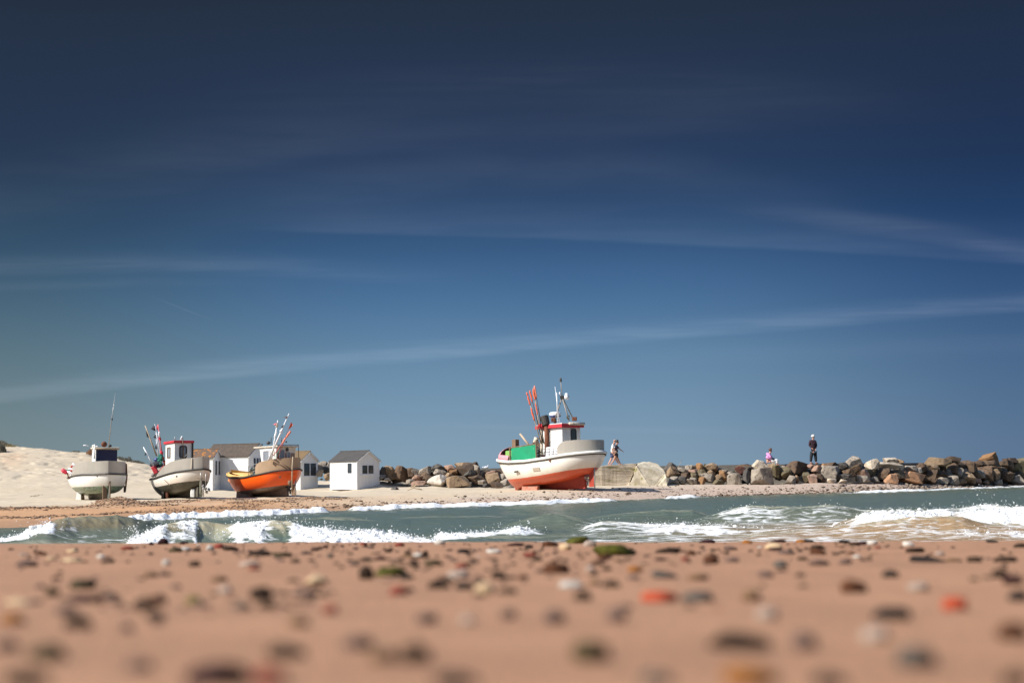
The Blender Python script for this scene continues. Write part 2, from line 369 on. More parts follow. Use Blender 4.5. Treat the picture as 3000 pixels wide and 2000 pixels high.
def zfar(px, d):
    px, d = np.broadcast_arrays(np.asarray(px, float), np.asarray(d, float))
    px = np.clip(px, _ks[0], _ks[-1] - 1e-3)
    tot = np.zeros(px.shape)
    dw = waterline(px)
    for i in range(len(_ks) - 1):
        a, b = _ks[i], _ks[i + 1]; m = (px >= a) & (px < b)
        if not m.any(): continue
        t = (px[m] - a) / (b - a); dd = d[m] - dw[m]      # profiles are blended at equal distance behind the waterline
        za = np.interp(dd, [q[0] - FARCOL[a][0][0] for q in FARCOL[a]], [q[1] for q in FARCOL[a]])
        zb = np.interp(dd, [q[0] - FARCOL[b][0][0] for q in FARCOL[b]], [q[1] for q in FARCOL[b]])
        tot[m] = za * (1 - t) + zb * t
    under = d < dw
    return np.where(under, np.maximum((d - dw) * .07, -2.0), tot)
# banks of thrown-up sand and seaweed along the high-water mark: (px, py, d, half width px, half depth m, height)
BANKS = [(120, 1491, 60, 190, 2.0, .07), (-150, 1496, 60, 200, 2.0, .06), (340, 1478, 69, 55, 3.2, .22), (300, 1487, 63, 120, 2.0, .08), (430, 1484, 67, 80, 2.4, .08), (600, 1468, 72, 130, 2.0, .09),
         (760, 1474, 68, 90, 2.4, .10), (900, 1462, 74, 130, 2.4, .12), (520, 1496, 60, 160, 1.5, .12), (690, 1488, 62, 120, 1.4, .12)]
def zbanks(px, d):
    s = 0
    for (bx, by, bd, hw, hd, h) in BANKS: s = s + h * np.exp(-(((px - bx) / hw) ** 2) - ((d - bd) / hd) ** 2)
    return s
def ground_far(px, d):
    px, d = np.asarray(px, float), np.asarray(d, float)
    x = (px - 1500) / FPX * d
    z = zfar(px, d) + zbanks(px, d) * (.55 + .9 * vnoise(x * 1.3, d * 1.1))
    land = sstep(0, 6, d - waterline(px))
    z = z + land * ((fbm(x * .35 + 9, d * .35, 3) - .5) * .16 + (fbm(x * 2.1, d * 2.1 + 40, 3) - .5) * .06)
    dune = sstep(.9, 2.0, z) * sstep(1000, 500, px)
    z = z + dune * ((fbm(x * .16, d * .16 + 77, 3) - .5) * .5 - .10 * sstep(.62, .75, vnoise(x * 1.5 + 5, d * 1.5)))
    return z
def gf(px, d): return float(ground_far(np.array([px]), np.array([d]))[0])

def near_z(x, d):
    """the sand in front of the lens: flat, tipping away beyond the crest ten metres off"""
    x, d = np.asarray(x, float), np.asarray(d, float)
    z = CAMZ - .155 - .0313 * d
    z = z - .0016 * np.maximum(d - 9.0, 0) ** 2 * (d < 16) - (.0016 * 49 + .0224 * (d - 16)) * (d >= 16)
    tilt = sstep(26, 14, d)
    z = z - .0105 * x * tilt
    z = z + (fbm(x * .55 + 3, d * .55, 3) - .5) * .035 * sstep(.3, 3, d) * sstep(24, 12, d) + (fbm(x * 5, d * 5, 2) - .5) * .008
    return np.maximum(z, -1.5)

mat('sand_near', (.385, .200, .104), (.285, .142, .073), 3.0, .75, .5, 60, lo=.3, hi=.7)
# far sand: pale and dry high up, darker and orange where the sea has wetted it
m = mat('sand_far', (.495, .412, .300), (.44, .358, .252), .35, .9, .5, 9)
N2, L2 = m.node_tree.nodes, m.node_tree.links; b2 = N2['Principled BSDF']; old = b2.inputs['Base Color'].links[0].from_socket
def wmix(a, b, f, mt=m):
    x = mt.node_tree.nodes.new('ShaderNodeMix'); x.data_type = 'RGBA'
    for k, v in ((6, a), (7, b), ('Factor', f)):
        if isinstance(v, tuple): x.inputs[k].default_value = (*v, 1)
        else: mt.node_tree.links.new(v, x.inputs[k])
    return x.outputs[2]
def attr_n(mt, name):
    a = mt.node_tree.nodes.new('ShaderNodeAttribute'); a.attribute_name = name; return a.outputs['Fac']
c = wmix(old, (.42, .225, .105), attr_n(m, 'damp')); c = wmix(c, (.27, .145, .075), attr_n(m, 'wet')); c = wmix(c, (.42, .315, .245), attr_n(m, 'pink'))
# grit and specks of weed in the beach face
ng = N2.new('ShaderNodeTexNoise'); ng.inputs['Scale'].default_value = 5; ng.inputs['Detail'].default_value = 3
tcg = N2.new('ShaderNodeTexCoord'); L2.new(tcg.outputs['Object'], ng.inputs['Vector'])
rg = N2.new('ShaderNodeMapRange'); rg.inputs[1].default_value = .60; rg.inputs[2].default_value = .68; L2.new(ng.outputs['Fac'], rg.inputs[0])
mg = N2.new('ShaderNodeMath'); mg.operation = 'MULTIPLY'; L2.new(rg.outputs[0], mg.inputs[0]); L2.new(attr_n(m, 'grit'), mg.inputs[1])
c = wmix(c, (.10, .065, .04), mg.outputs[0]); L2.new(c, b2.inputs['Base Color'])

# near sand sheet
dn = np.concatenate([np.linspace(-6, .4, 14), np.geomspace(.6, 30, 330)]); un = np.linspace(-.62, .62, 300)
D, Ux = np.meshgrid(dn, un, indexing='ij'); Xn = Ux * np.maximum(D, 4) * 1.5
grid_object('beach_foreground', Xn, D, near_z(Xn, D), 'sand_near')

# far beach sheet, reaching back past the dunes and under the sea
pc = np.concatenate([np.linspace(-900, -80, 40), np.linspace(-75, 3100, 620), np.linspace(3120, 3900, 30)])
dd = np.concatenate([np.linspace(33, 40, 8), np.linspace(40.2, 100, 380), np.linspace(100.3, 140, 130), np.geomspace(142, 400, 20)])
D, PXg = np.meshgrid(dd, pc, indexing='ij'); Xf = Px(PXg, 1450.0, D); Zf = ground_far(PXg, D)
dwg = waterline(PXg); up = D - dwg
left = sstep(1500, 900, PXg); right = sstep(1000, 1400, PXg)
nz = fbm(Xf * .5, D * .5, 4) - .5
damp = sstep(24, 13, up + nz * 10) * (.95 * left + .0 * right) * (1 - .55 * sstep(700, 1100, PXg)); wet = sstep(9, 2.5, up + nz * 4) * (.75 * left + .35 * right)
pink = right * sstep(16, 3, up + nz * 6) * .85
grit = sstep(14, 2, up + nz * 5) * (.5 + .5 * right) * .8
dk = sstep(.02, .09, zbanks(PXg, D)) * .9
damp = np.maximum(damp, dk * .7); grit = np.maximum(grit, dk)
rose = np.exp(-(((PXg - 30) / 45) ** 2) - (((D - 113) / 6) ** 2)) * (.3 + fbm(Xf * 1.2, D, 3)); damp = np.maximum(damp, rose * .45)
grid_object('beach', Xf, D, Zf, 'sand_far', [('damp', damp), ('wet', wet), ('pink', pink), ('grit', grit)])

# ------------------------------------------------------------------ the sea
def ridge(pts, foam, wf, wb, fd, seed=0, lip_glow=None):
    return dict(pts=np.array(pts, float), foam=np.array(foam, float), wf=wf, wb=wb, fd=fd, lip_glow=lip_glow)
RIDGES = [
    # left breaker: white at the shoulder, then a clean dark back
    ridge([(-60, 33, 1600), (20, 33, 1592), (60, 33, 1570), (110, 33, 1545), (150, 33.2, 1527), (190, 33.4, 1516), (240, 33.8, 1511), (300, 34, 1510), (345, 34.2, 1508), (380, 34.5, 1516), (430, 35, 1526), (480, 35.5, 1533), (540, 36, 1541), (620, 37, 1549)],
          [(-60, .6), (20, 1), (100, 1), (135, .85), (170, .35), (210, .12), (260, 0), (700, 0)], .75, 1.6, 1.1, lip_glow=[(120, 0), (190, .25), (260, .15), (330, 0)]),
    # second breaker: plunging lips between heaps of foam
    ridge([(355, 30.6, 1594), (400, 30.6, 1577), (440, 30.6, 1556), (470, 30.7, 1538), (500, 30.8, 1526), (540, 31, 1521), (580, 31.2, 1522), (630, 31.4, 1529), (680, 31.2, 1535), (715, 31, 1531), (755, 30.8, 1525), (800, 30.8, 1523), (850, 30.8, 1529), (880, 30.7, 1541), (910, 30.5, 1550), (1000, 30.5, 1555), (1100, 30.5, 1560), (1180, 30.5, 1568), (1250, 30.4, 1577), (1300, 30.3, 1588)],
          [(350, .4), (400, .9), (440, 1), (475, .75), (500, .42), (540, .72), (575, .72), (590, .1), (640, .12), (670, .5), (700, .8), (750, .9), (790, .55), (830, .32), (860, .75), (890, 1), (1240, 1), (1280, .8), (1310, 0)], .55, 1.9, 1.3,
          lip_glow=[(440, 0), (490, .7), (540, 1), (600, 1), (660, .4), (720, .7), (780, 1), (850, .9), (900, .1), (930, 0)]),
    ridge([(1270, 32, 1588), (1320, 32, 1570), (1345, 32, 1564), (1400, 32.2, 1556), (1450, 32.4, 1547), (1480, 32.6, 1543), (1520, 32.8, 1540), (1560, 33, 1546), (1620, 33.2, 1557), (1700, 33.4, 1568)],
          [(1270, .9), (1340, .95), (1360, .75), (1450, .62), (1500, .8), (1530, .7), (1570, .5), (1650, .35), (1700, .3)], .7, 1.3, 1.2),
    ridge([(1460, 38, 1544), (1500, 38, 1534), (1540, 38, 1523), (1570, 38, 1514), (1610, 38, 1507), (1650, 38, 1510), (1700, 38, 1520), (1760, 38, 1532), (1820, 38, 1541)],
          [(1500, 0), (1560, .22), (1590, .36), (1620, .25), (1680, .2), (1740, .1), (1800, 0)], .9, 1.6, .6, lip_glow=[(1480, 0), (1600, .3), (1800, 0)]),
    ridge([(1700, 42, 1522), (1760, 42, 1511), (1830, 42, 1502), (1900, 42, 1496), (1945, 42, 1491), (1990, 42, 1496), (2030, 42, 1495), (2080, 42, 1512), (2120, 42, 1520)],
          [(1700, .15), (1780, .1), (1830, .22), (1900, .08), (2080, .1), (2120, .2)], 1.1, 2.0, .6, lip_glow=[(1720, .0), (1850, .45), (2060, .4), (2100, 0)]),
    ridge([(2040, 40, 1524), (2090, 40, 1511), (2150, 40, 1494), (2200, 40, 1488), (2280, 40, 1489), (2350, 40, 1486), (2440, 40, 1481), (2480, 40, 1485), (2520, 40, 1491), (2620, 40, 1493), (2700, 40, 1492), (2800, 40, 1488), (2860, 40, 1483), (2910, 40, 1479), (2950, 40, 1483), (3020, 40, 1485), (3200, 40, 1486)],
          [(2040, .30), (2120, .48), (2180, .54), (2300, .42), (2420, .48), (2500, .46), (2600, .46), (2700, .5), (2800, .6), (2880, .72), (3200, .66)], 1.0, 2.2, 1.6, lip_glow=[(2080, 0), (2150, .8), (2480, .9), (2600, .6), (3200, .7)]),
    ridge([(1640, 34, 1570), (1700, 34, 1552), (1760, 34, 1531), (1800, 34, 1530), (1860, 34, 1533), (1950, 34, 1540), (2020, 34, 1537), (2100, 34, 1541), (2250, 34, 1548), (2330, 34, 1552)],
          [(1640, .3), (1720, .50), (1800, .50), (1880, .55), (1950, .72), (2100, .68), (2200, .56), (2330, .45)], .9, 1.5, 2.4, lip_glow=[(1680, 0), (1760, .5), (2000, .5), (2300, .4)]),
    ridge([(2440, 35.5, 1528), (2500, 35.5, 1516), (2560, 35.5, 1505), (2600, 35.5, 1498), (2640, 35.5, 1497), (2720, 35.6, 1496), (2780, 35.8, 1499), (2840, 35.8, 1501), (2900, 35.6, 1498), (2960, 35.4, 1502), (3040, 35.2, 1507), (3200, 35, 1508)],
          [(2440, .3), (2500, .6), (2540, 1), (2640, 1), (2760, .9), (2800, .55), (2840, .8), (2880, 1), (3200, 1)], .45, 1.2, 1.3),
    ridge([(2200, 31, 1562), (2300, 31, 1553), (2400, 31, 1543), (2500, 31, 1533), (2600, 31, 1521), (2680, 31, 1514), (2760, 31, 1511), (2820, 31, 1514), (2850, 31, 1525), (2900, 31, 1537), (2960, 31, 1541), (3200, 31, 1545)],
          [(2200, .45), (2400, .44), (2600, .40), (2800, .40), (2850, .45), (3200, .5)], .95, 1.1, .5, lip_glow=[(2200, .5), (3200, .6)]),
    ridge([(2700, 28.6, 1568), (2790, 28.6, 1560), (2900, 28.6, 1558), (3000, 28.6, 1558), (3200, 28.6, 1560)],
          [(2650, 0), (2760, .4), (2800, .62), (2900, .55), (3000, .62), (3200, .6)], .4, .5, .9),
    # smooth swells of the open water
    ridge([(700, 44, 1538), (850, 44, 1524), (960, 44, 1513), (1010, 44, 1514), (1080, 44, 1520), (1200, 44, 1523)], [(700, 0), (1200, 0)], 1.6, 2.6, .3, lip_glow=[(850, 0), (960, .4), (1060, .4), (1120, 0)]),
    ridge([(1150, 47, 1520), (1200, 47, 1514), (1300, 47, 1512), (1500, 47, 1511), (1560, 47, 1516)], [(1150, 0), (1560, 0)], 1.2, 2.4, .3, lip_glow=[(1150, 0), (1220, .5), (1450, .5), (1560, 0)]),
]
# small surf on the far shore (offset in metres in front of the waterline)
SHORE = [(250, 0), (330, .55), (420, .9), (500, 1), (700, 1), (860, 1), (940, .85), (985, .15), (1010, .15), (1040, .8), (1150, 1), (1300, .95), (1450, .9), (1560, .9), (1640, 1), (1720, 1), (1775, .9), (1815, .25), (1880, .15), (1945, .35), (1960, .85), (2020, .8), (2060, .4), (2130, .25), (2250, .3), (2330, .35), (2420, .3), (2500, .5), (2560, .95), (2680, .9), (2720, .55), (2760, .7), (2830, .6), (2900, .65), (3000, .6), (3200, .5)]
def sea(px, d, detail=True):
    px, d = np.asarray(px, float), np.asarray(d, float)
    x = (px - 1500) / FPX * d
    jag = (fbm(px * .045, d * 0 + 3.3, 3) - .5)
    F = np.zeros(px.shape); Z = np.zeros(px.shape); LIP_GLOW = np.zeros(px.shape)
    for k, r in enumerate(RIDGES):
        p = r['pts']; dc = np.interp(px, p[:, 0], p[:, 1])
        hz = Pz(p[:, 0], p[:, 2], p[:, 1]); h = np.interp(px, p[:, 0], np.maximum(hz, 0), left=0, right=0)
        endw = sstep(p[0, 0] - 30, p[0, 0] + 25, px) * sstep(p[-1, 0] + 30, p[-1, 0] - 25, px)
        wob = (fbm(px * .012 + 40 * k, d * .15, 3) - .5) * .9
        de = d - dc - wob * .5
        fo = np.interp(px, r['foam'][:, 0], r['foam'][:, 1]) * endw
        wf = r['wf'] * (1 + .6 * sstep(.1, 1.0, fo))
        prof = np.where(de < 0, np.exp(-np.abs(de / wf) ** 1.7), np.exp(-np.abs(de / r['wb']) ** 1.4))
        z = h * endw * prof; Z = np.maximum(Z, z) + .25 * np.minimum(Z, z)
        reach = r['fd'] * (.75 + .8 * vnoise(px * .05, d * 0 + k * 9.7))
        fr = sstep(-reach * 1.25, -reach * .6, de) * sstep(.28, .02, de)
        F = np.maximum(F, fo * fr * (1 - .45 * sstep(.85, .3, fo) * sstep(.35, .65, fbm(x * .9 + 7 * k, d * 1.6, 3))))
        if r['lip_glow'] is not None:
            l = np.array(r['lip_glow']); flow = fbm((px + de * 60) * .05 + 5 * k, de * .6 + 3, 3); LIP_GLOW = np.maximum(LIP_GLOW, np.interp(px + de * 45, l[:, 0], l[:, 1]) * sstep(-.55, -.05, de + (flow - .5) * .7) * sstep(.8, .0, de) * (.45 + 1.0 * flow))
    dw = waterline(px); sh = np.interp(px, *np.array(SHORE).T); up = dw - d
    lead = 1.0 + .9 * (fbm(px * .02, d * 0 + 8, 3) - .3)
    sf = sh * sstep(-.9, -.2, up) * sstep(lead + 1.6, lead + .5, up); F = np.maximum(F, sf)
    Z = Z + sh * .20 * np.exp(-((up - lead) / .8) ** 2) * (.7 + .6 * vnoise(px * .06, d * .8))
    # loose foam left behind on the shallow right side
    FR = sstep(1480, 1800, px) * sstep(43, 37, d) * (.41 + .16 * (fbm(x * .5, d * .5, 2) - .5)) * sstep(3300, 3000, px)
    FR = np.maximum(FR, sstep(1300, 1700, px) * sstep(2700, 2400, px) * sstep(31.5, 29.5, d) * .47)
    FL = sstep(110, 200, px) * sstep(640, 480, px) * sstep(34.0, 33.0, d) * (.34 + .3 * (fbm(px * .03 + d * 2.2, d * 3.5 - px * .012, 3) - .5))
    F = np.maximum(F, np.maximum(FR, FL))
    steep = np.clip(Z * 2.2, 0, 1) * (1 - sstep(.5, .9, F)); Z = Z + steep * ((fbm(px * .035 + d * 1.5, d * 5.0 - px * .01, 4) - .5) * .08 + (fbm(x * 3.2 + d * 1.2, d * 7.0, 3) - .5) * .035)
    Zr = (fbm(x * .28 + d * .10, d * .55, 3) - .5) * .16 * sstep(0, 10, dw - d) + (fbm(x * 1.1, d * 1.7 + 60, 4) - .5) * .085
    Z = Z + Zr * sstep(-2, 2, dw - d) * .9
    if detail:
        lump = fbm(x * 5.5, d * 5.5 + 11, 4) - .42
        Z = Z + sstep(.45, .95, F) * (lump * .20 + (fbm(x * 1.4, d * 1.4, 2) - .5) * .12) * sstep(70, 45, d)
    return Z, F, LIP_GLOW
pcs = np.concatenate([np.linspace(-2500, -130, 25), np.linspace(-120, 3120, 1150), np.linspace(3150, 5500, 25)])
ds = np.concatenate([np.linspace(24, 27, 6, endpoint=False), np.geomspace(27, 49, 640), np.geomspace(49.15, 140, 260), np.geomspace(145, 9000, 40)])
D, PXg = np.meshgrid(ds, pcs, indexing='ij'); Xs = Px(PXg, 1510.0, D)
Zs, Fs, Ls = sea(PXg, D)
fade = sstep(200, 130, D); Zs = Zs * fade; Fs = Fs * fade * sstep(-400, -120, PXg) * sstep(3500, 3150, PXg)
tanv = sstep(1300, 2500, PXg) * sstep(43, 34, D) * .85 + sstep(1900, 2700, PXg) * sstep(33, 29, D) * .6
tanv = np.maximum(tanv, sstep(750, 500, PXg) * sstep(35.5, 33.5, D) * .22); tanv = np.maximum(tanv, sstep(5.5, .5, waterline(PXg) - D) * .35)
tanv = np.clip(np.maximum(tanv, Ls * .5) + .45 * sstep(.08, .35, Zs) * sstep(37, 33, D) + .25 * (fbm(Xs * .3, D * .3, 3) - .5), 0, 1.3)  # silt tan, plus a crest tint standing in for light through thin water
# sea material
m = bpy.data.materials.new('sea'); MATS['sea'] = m; m.use_nodes = True; N3, L3 = m.node_tree.nodes, m.node_tree.links; b = N3['Principled BSDF']
def n3(t, **kw):
    n = N3.new(t)
    for k, v in kw.items(): setattr(n, k, v)
    return n
at, af, al = attr_n(m, 'silt_glow'), attr_n(m, 'foam'), attr_n(m, 'lip_glow')
tcs = n3('ShaderNodeTexCoord'); mp1 = n3('ShaderNodeMapping'); mp1.inputs['Scale'].default_value = (.45, 1.0, 1); L3.new(tcs.outputs['Object'], mp1.inputs[0])
na = n3('ShaderNodeTexNoise'); na.inputs['Scale'].default_value = 2.4; na.inputs['Detail'].default_value = 8; na.inputs['Roughness'].default_value = .68; na.inputs['Distortion'].default_value = .6; L3.new(mp1.outputs[0], na.inputs['Vector'])
nb = n3('ShaderNodeTexVoronoi'); nb.feature = 'DISTANCE_TO_EDGE'; nb.inputs['Scale'].default_value = 2.8; L3.new(na.outputs['Color'], nb.inputs['Vector'])
vm = n3('ShaderNodeVectorMath'); vm.operation = 'ADD'; vs_ = n3('ShaderNodeVectorMath'); vs_.operation = 'SCALE'; vs_.inputs['Scale'].default_value = .8; L3.new(na.outputs['Color'], vs_.inputs[0]); L3.new(vs_.outputs[0], vm.inputs[0]); L3.new(mp1.outputs[0], vm.inputs[1]); L3.new(vm.outputs[0], nb.inputs['Vector'])
# foam where mask + pattern passes a threshold
vr = n3('ShaderNodeMapRange'); vr.inputs[1].default_value = 0; vr.inputs[2].default_value = .28; vr.inputs[3].default_value = .20; vr.inputs[4].default_value = -.10; L3.new(nb.outputs['Distance'], vr.inputs[0])
s1 = n3('ShaderNodeMath', operation='ADD'); L3.new(na.outputs['Fac'], s1.inputs[0]); L3.new(vr.outputs[0], s1.inputs[1])
s2 = n3('ShaderNodeMath', operation='ADD'); L3.new(s1.outputs[0], s2.inputs[0]); L3.new(af, s2.inputs[1])
s3 = n3('ShaderNodeMapRange'); s3.inputs[1].default_value = .98; s3.inputs[2].default_value = 1.22; L3.new(s2.outputs[0], s3.inputs[0])
c1 = wmix((.082, .106, .078), (.175, .155, .085), at, m)
rt = n3('ShaderNodeMapRange'); rt.inputs[1].default_value = .45; rt.inputs[2].default_value = 1.1; L3.new(at, rt.inputs[0])
c2 = wmix(c1, (.30, .195, .095), rt.outputs[0], m)
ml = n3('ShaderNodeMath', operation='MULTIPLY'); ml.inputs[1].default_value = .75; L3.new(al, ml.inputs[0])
c3 = wmix(c2, (.44, .42, .30), ml.outputs[0], m)  # cream painted on the lips: light shining through thin water, put into the colour
c4 = wmix(c3, (.74, .745, .74), s3.outputs[0], m); L3.new(c4, b.inputs['Base Color'])
rr = n3('ShaderNodeMapRange'); rr.inputs[3].default_value = .26; rr.inputs[4].default_value = .75; L3.new(s3.outputs[0], rr.inputs[0]); L3.new(rr.outputs[0], b.inputs['Roughness'])
b.inputs['IOR'].default_value = 1.33; b.inputs['Specular IOR Level'].default_value = .4
nbp = n3('ShaderNodeTexNoise'); nbp.inputs['Scale'].default_value = 5; nbp.inputs['Detail'].default_value = 5
mp2 = n3('ShaderNodeMapping'); mp2.inputs['Scale'].default_value = (.5, 1.2, 1); L3.new(tcs.outputs['Object'], mp2.inputs[0]); L3.new(mp2.outputs[0], nbp.inputs['Vector'])
bmp = n3('ShaderNodeBump'); bmp.inputs['Strength'].default_value = .6; bmp.inputs['Distance'].default_value = .06; L3.new(nbp.outputs['Fac'], bmp.inputs['Height'])
nfo = n3('ShaderNodeTexNoise'); nfo.inputs['Scale'].default_value = 16; nfo.inputs['Detail'].default_value = 6; L3.new(tcs.outputs['Object'], nfo.inputs['Vector'])
mf = n3('ShaderNodeMath', operation='MULTIPLY'); L3.new(nfo.outputs['Fac'], mf.inputs[0]); L3.new(s3.outputs[0], mf.inputs[1])
b2p = n3('ShaderNodeBump'); b2p.inputs['Strength'].default_value = .45; b2p.inputs['Distance'].default_value = .08; L3.new(mf.outputs[0], b2p.inputs['Height']); L3.new(bmp.outputs[0], b2p.inputs['Normal']); L3.new(b2p.outputs[0], b.inputs['Normal'])
grid_object('sea', Xs, D, Zs, 'sea', [('silt_glow', tanv), ('foam', Fs), ('lip_glow', Ls)])

# foam heaps and flying drops
mat('foam', (.76, .765, .76), (.68, .69, .69), 12, .8, .6, 30)
def along(n, fmin, ridges, fpow=2.0, fr=(-1.0, .1)):
    out = []
    for r in ridges:
        p, f = r['pts'], r['foam']; k = int(n * (p[-1, 0] - p[0, 0]) / 1000)
        px = rng.uniform(p[0, 0], p[-1, 0], k); fo = np.interp(px, f[:, 0], f[:, 1])
        keep = rng.random(k) < np.clip((fo - fmin) / (1 - fmin), 0, 1) ** fpow; px = px[keep]
        d = np.interp(px, p[:, 0], p[:, 1]) + rng.uniform(fr[0], fr[1], len(px)) * r['fd']
        out.append(np.stack([px, d], 1))
    return np.concatenate(out)
q = along(1500, .55, RIDGES, 1.3, (-.9, -.05)); qs = along(900, .0, [dict(pts=np.array([(300, 1, 1), (3000, 1, 1)]), foam=np.array(SHORE, float), fd=0)], 2.0)
dq = waterline(qs[:, 0]) - .4 - rng.random(len(qs)) * 1.6; qs[:, 1] = dq; q = np.concatenate([q, qs])
z, _, _ = sea(q[:, 0], q[:, 1]); n = len(q)
sz = rng.gamma(1.6, .005, n) + .004; sz = np.clip(sz, .004, .028)
pos = np.stack([Px(q[:, 0], 1510.0, q[:, 1]), q[:, 1], z + sz * .1], -1)
v1, f1 = ico(1); soup('sea_foam', v1, f1, pos, np.stack([sz * 1.5, sz * 1.2, sz * .8], -1), 'foam')
q = along(1900, .42, RIDGES, 1.0, (-.55, .12)); z, _, _ = sea(q[:, 0], q[:, 1], False); n = len(q)
hgt = rng.exponential(.035, n); pos = np.stack([Px(q[:, 0], 1510.0, q[:, 1]), q[:, 1] + rng.normal(0, .12, n), z + .03 + hgt], -1)
extra = []
for (cx, cy, sx, sy, k, dd_) in [(395, 1560, 16, 16, 130, 30.3), (660, 1570, 40, 14, 120, 30.0), (700, 1552, 45, 14, 120, 30.2), (2890, 1462, 45, 22, 60, 39), (2700, 1484, 50, 7, 40, 38), (905, 1548, 14, 9, 60, 30), (970, 1550, 12, 10, 60, 30), (130, 1535, 40, 14, 70, 32.5), (540, 1538, 30, 8, 80, 30.2), (840, 1530, 40, 12, 100, 30.2), (700, 1500, 60, 6, 40, 52)]:
    for _ in range(k): extra.append(tuple(P(rng.normal(cx, sx), rng.normal(cy, sy), dd_)))
pos = np.concatenate([pos, np.array(extra)]); n = len(pos); sz = np.clip(rng.gamma(1.3, .0032, n) + .0025, .0025, .02)
v0, f0 = ico(1); soup('sea_spray', v0, f0, pos, sz, 'foam')
# knobbly shoots of water standing up from the breaking crests
q = along(400, .5, RIDGES, 1.0, (-.25, .02)); z, _, _ = sea(q[:, 0], q[:, 1]); n = len(q)
hs_ = rng.gamma(1.6, .012, n) + .006
pos = np.stack([Px(q[:, 0], 1510.0, q[:, 1]), q[:, 1], z + hs_ * .3], -1); soup('sea_splash', v1, f1, pos, np.stack([.01 + hs_ * .8, .01 + hs_ * .6, hs_ * .55], -1), 'foam')

# ------------------------------------------------------------------ seaweed wrack and grit on the far beach
mat('wrack', (.13, .075, .042), (.05, .035, .022), 4, .9)
mat('clod', (.33, .20, .115), (.24, .14, .08), 4, .95)
def scatter_band(pts, n, hw):
    """points near a polyline of photo pixels (px, py, d)"""
    a = np.array(pts, float); t = rng.random(n) * (len(a) - 1); i = np.minimum(t.astype(int), len(a) - 2); f = (t - i)[:, None]
    p = a[i] * (1 - f) + a[i + 1] * f; px = p[:, 0] + rng.normal(0, 14, n); d = p[:, 2] + rng.normal(0, 1, n) * hw; return px, d
bands = [([(-100, 0, 58.5), (60, 0, 59.5), (180, 0, 60.5), (330, 0, 65), (420, 0, 67)], 1500, .8), ([(290, 0, 68), (340, 0, 69), (400, 0, 69)], 900, 1.6), ([(270, 0, 63), (420, 0, 65), (520, 0, 66)], 420, 1.0), ([(430, 0, 70), (520, 0, 71), (640, 0, 73), (720, 0, 74)], 900, .8),
         ([(680, 0, 68), (760, 0, 68), (860, 0, 70)], 650, 1.3), ([(820, 0, 73), (930, 0, 74), (1020, 0, 75)], 620, 1.1), ([(330, 0, 56), (520, 0, 58), (760, 0, 61.5)], 650, .6), ([(-100, 0, 51), (130, 0, 52.5), (330, 0, 55)], 420, .35)]
PX_, D_ = [], []
for b_, k, hw in bands:
    a1, a2 = scatter_band(b_, k * 2, hw); PX_.append(a1); D_.append(a2)
px, d = np.concatenate(PX_), np.concatenate(D_); n = len(px); pick = rng.random(n) < .5
for nm, msk, mm, sc in (('seaweed_wrack', pick, 'wrack', .055), ('sand_clods', ~pick, 'clod', .065)):
    a, b_ = px[msk], d[msk]; s_ = np.clip(rng.gamma(1.8, sc * .2, len(a)), .01, .085)
    soup(nm, v1, f1, np.stack([Px(a, 1480.0, b_), b_, ground_far(a, b_) + s_ * .1], -1), np.stack([s_ * 1.4, s_, s_ * .6], -1), mm)
n = 2600; px = rng.uniform(820, 3000, n); up_ = np.abs(rng.normal(0, 1, n)) * (1.5 + 3.0 * (px < 2100)) + .9 + 1.6 * (px < 1900); d = waterline(px) + up_
s_ = np.clip(rng.gamma(1.6, .016, n), .01, .09)
soup('beach_shingle', v1, f1, np.stack([Px(px, 1450.0, d), d, ground_far(px, d) + s_ * .2], -1), np.stack([s_ * 1.5, s_, s_ * .6], -1), 'wrack')
n = 900; px = rng.uniform(2050, 2640, n); d = waterline(px) + rng.exponential(.25, n) + .05; s_ = np.clip(rng.gamma(2, .018, n), .012, .1)
soup('seaweed_line', v1, f1, np.stack([Px(px, 1445.0, d), d, ground_far(px, d) + s_ * .2], -1), np.stack([s_ * 1.8, s_, s_ * .6], -1), 'wrack')
n = 700; px = rng.uniform(2440, 3020, n); d = waterline(px) + rng.exponential(.8, n) + .15; s_ = np.clip(rng.gamma(2, .03, n), .02, .16)
mat('rubble', (.24, .18, .13), (.14, .11, .09), 5, .9)
soup('gravel', v1, f1, np.stack([Px(px, 1430.0, d), d, ground_far(px, d) + s_ * .2], -1), np.stack([s_ * 1.3, s_, s_ * .8], -1), 'rubble')

# ------------------------------------------------------------------ paints and stuffs
mat('white_paint', (.74, .74, .71), (.68, .67, .62), 3, .5, .1, 20)
mat('cream_paint', (.62, .55, .44), (.50, .42, .32), 3, .6)
mat('hut_white', (.78, .78, .77), (.71, .71, .70), 2, .7, .25, 16, stretch=(4, 4, .4))
mat('red_paint', (.55, .03, .045), (.42, .03, .04), 4, .45)
mat('grey_steel', (.43, .395, .34), (.36, .33, .285), 1.6, .42, .15, 10, metal=.25, stretch=(1, 1, .4))
mat('tan_steel', (.40, .275, .17), (.32, .215, .13), 1.8, .55, .15, 10, stretch=(1, 1, .4))
mat('navy_paint', (.012, .017, .06), (.018, .022, .07), 5, .5)
mat('green_board', (.006, .27, .125), (.01, .22, .10), 2.2, .45, spots=((.35, .36, .28), 9, .68))
mat('pink_cloth', (.60, .27, .30), (.52, .23, .26), 2, .7)
mat('rust', (.19, .065, .028), (.10, .035, .018), 5, .85, .3)
mat('brown_wood', (.20, .125, .075), (.13, .08, .05), 6, .8, stretch=(1, 1, .3))
mat('pale_wood', (.46, .36, .25), (.36, .27, .18), 6, .8, stretch=(1, 1, .3))
mat('black_rubber', (.022, .02, .018), (.04, .032, .025), 5, .6)
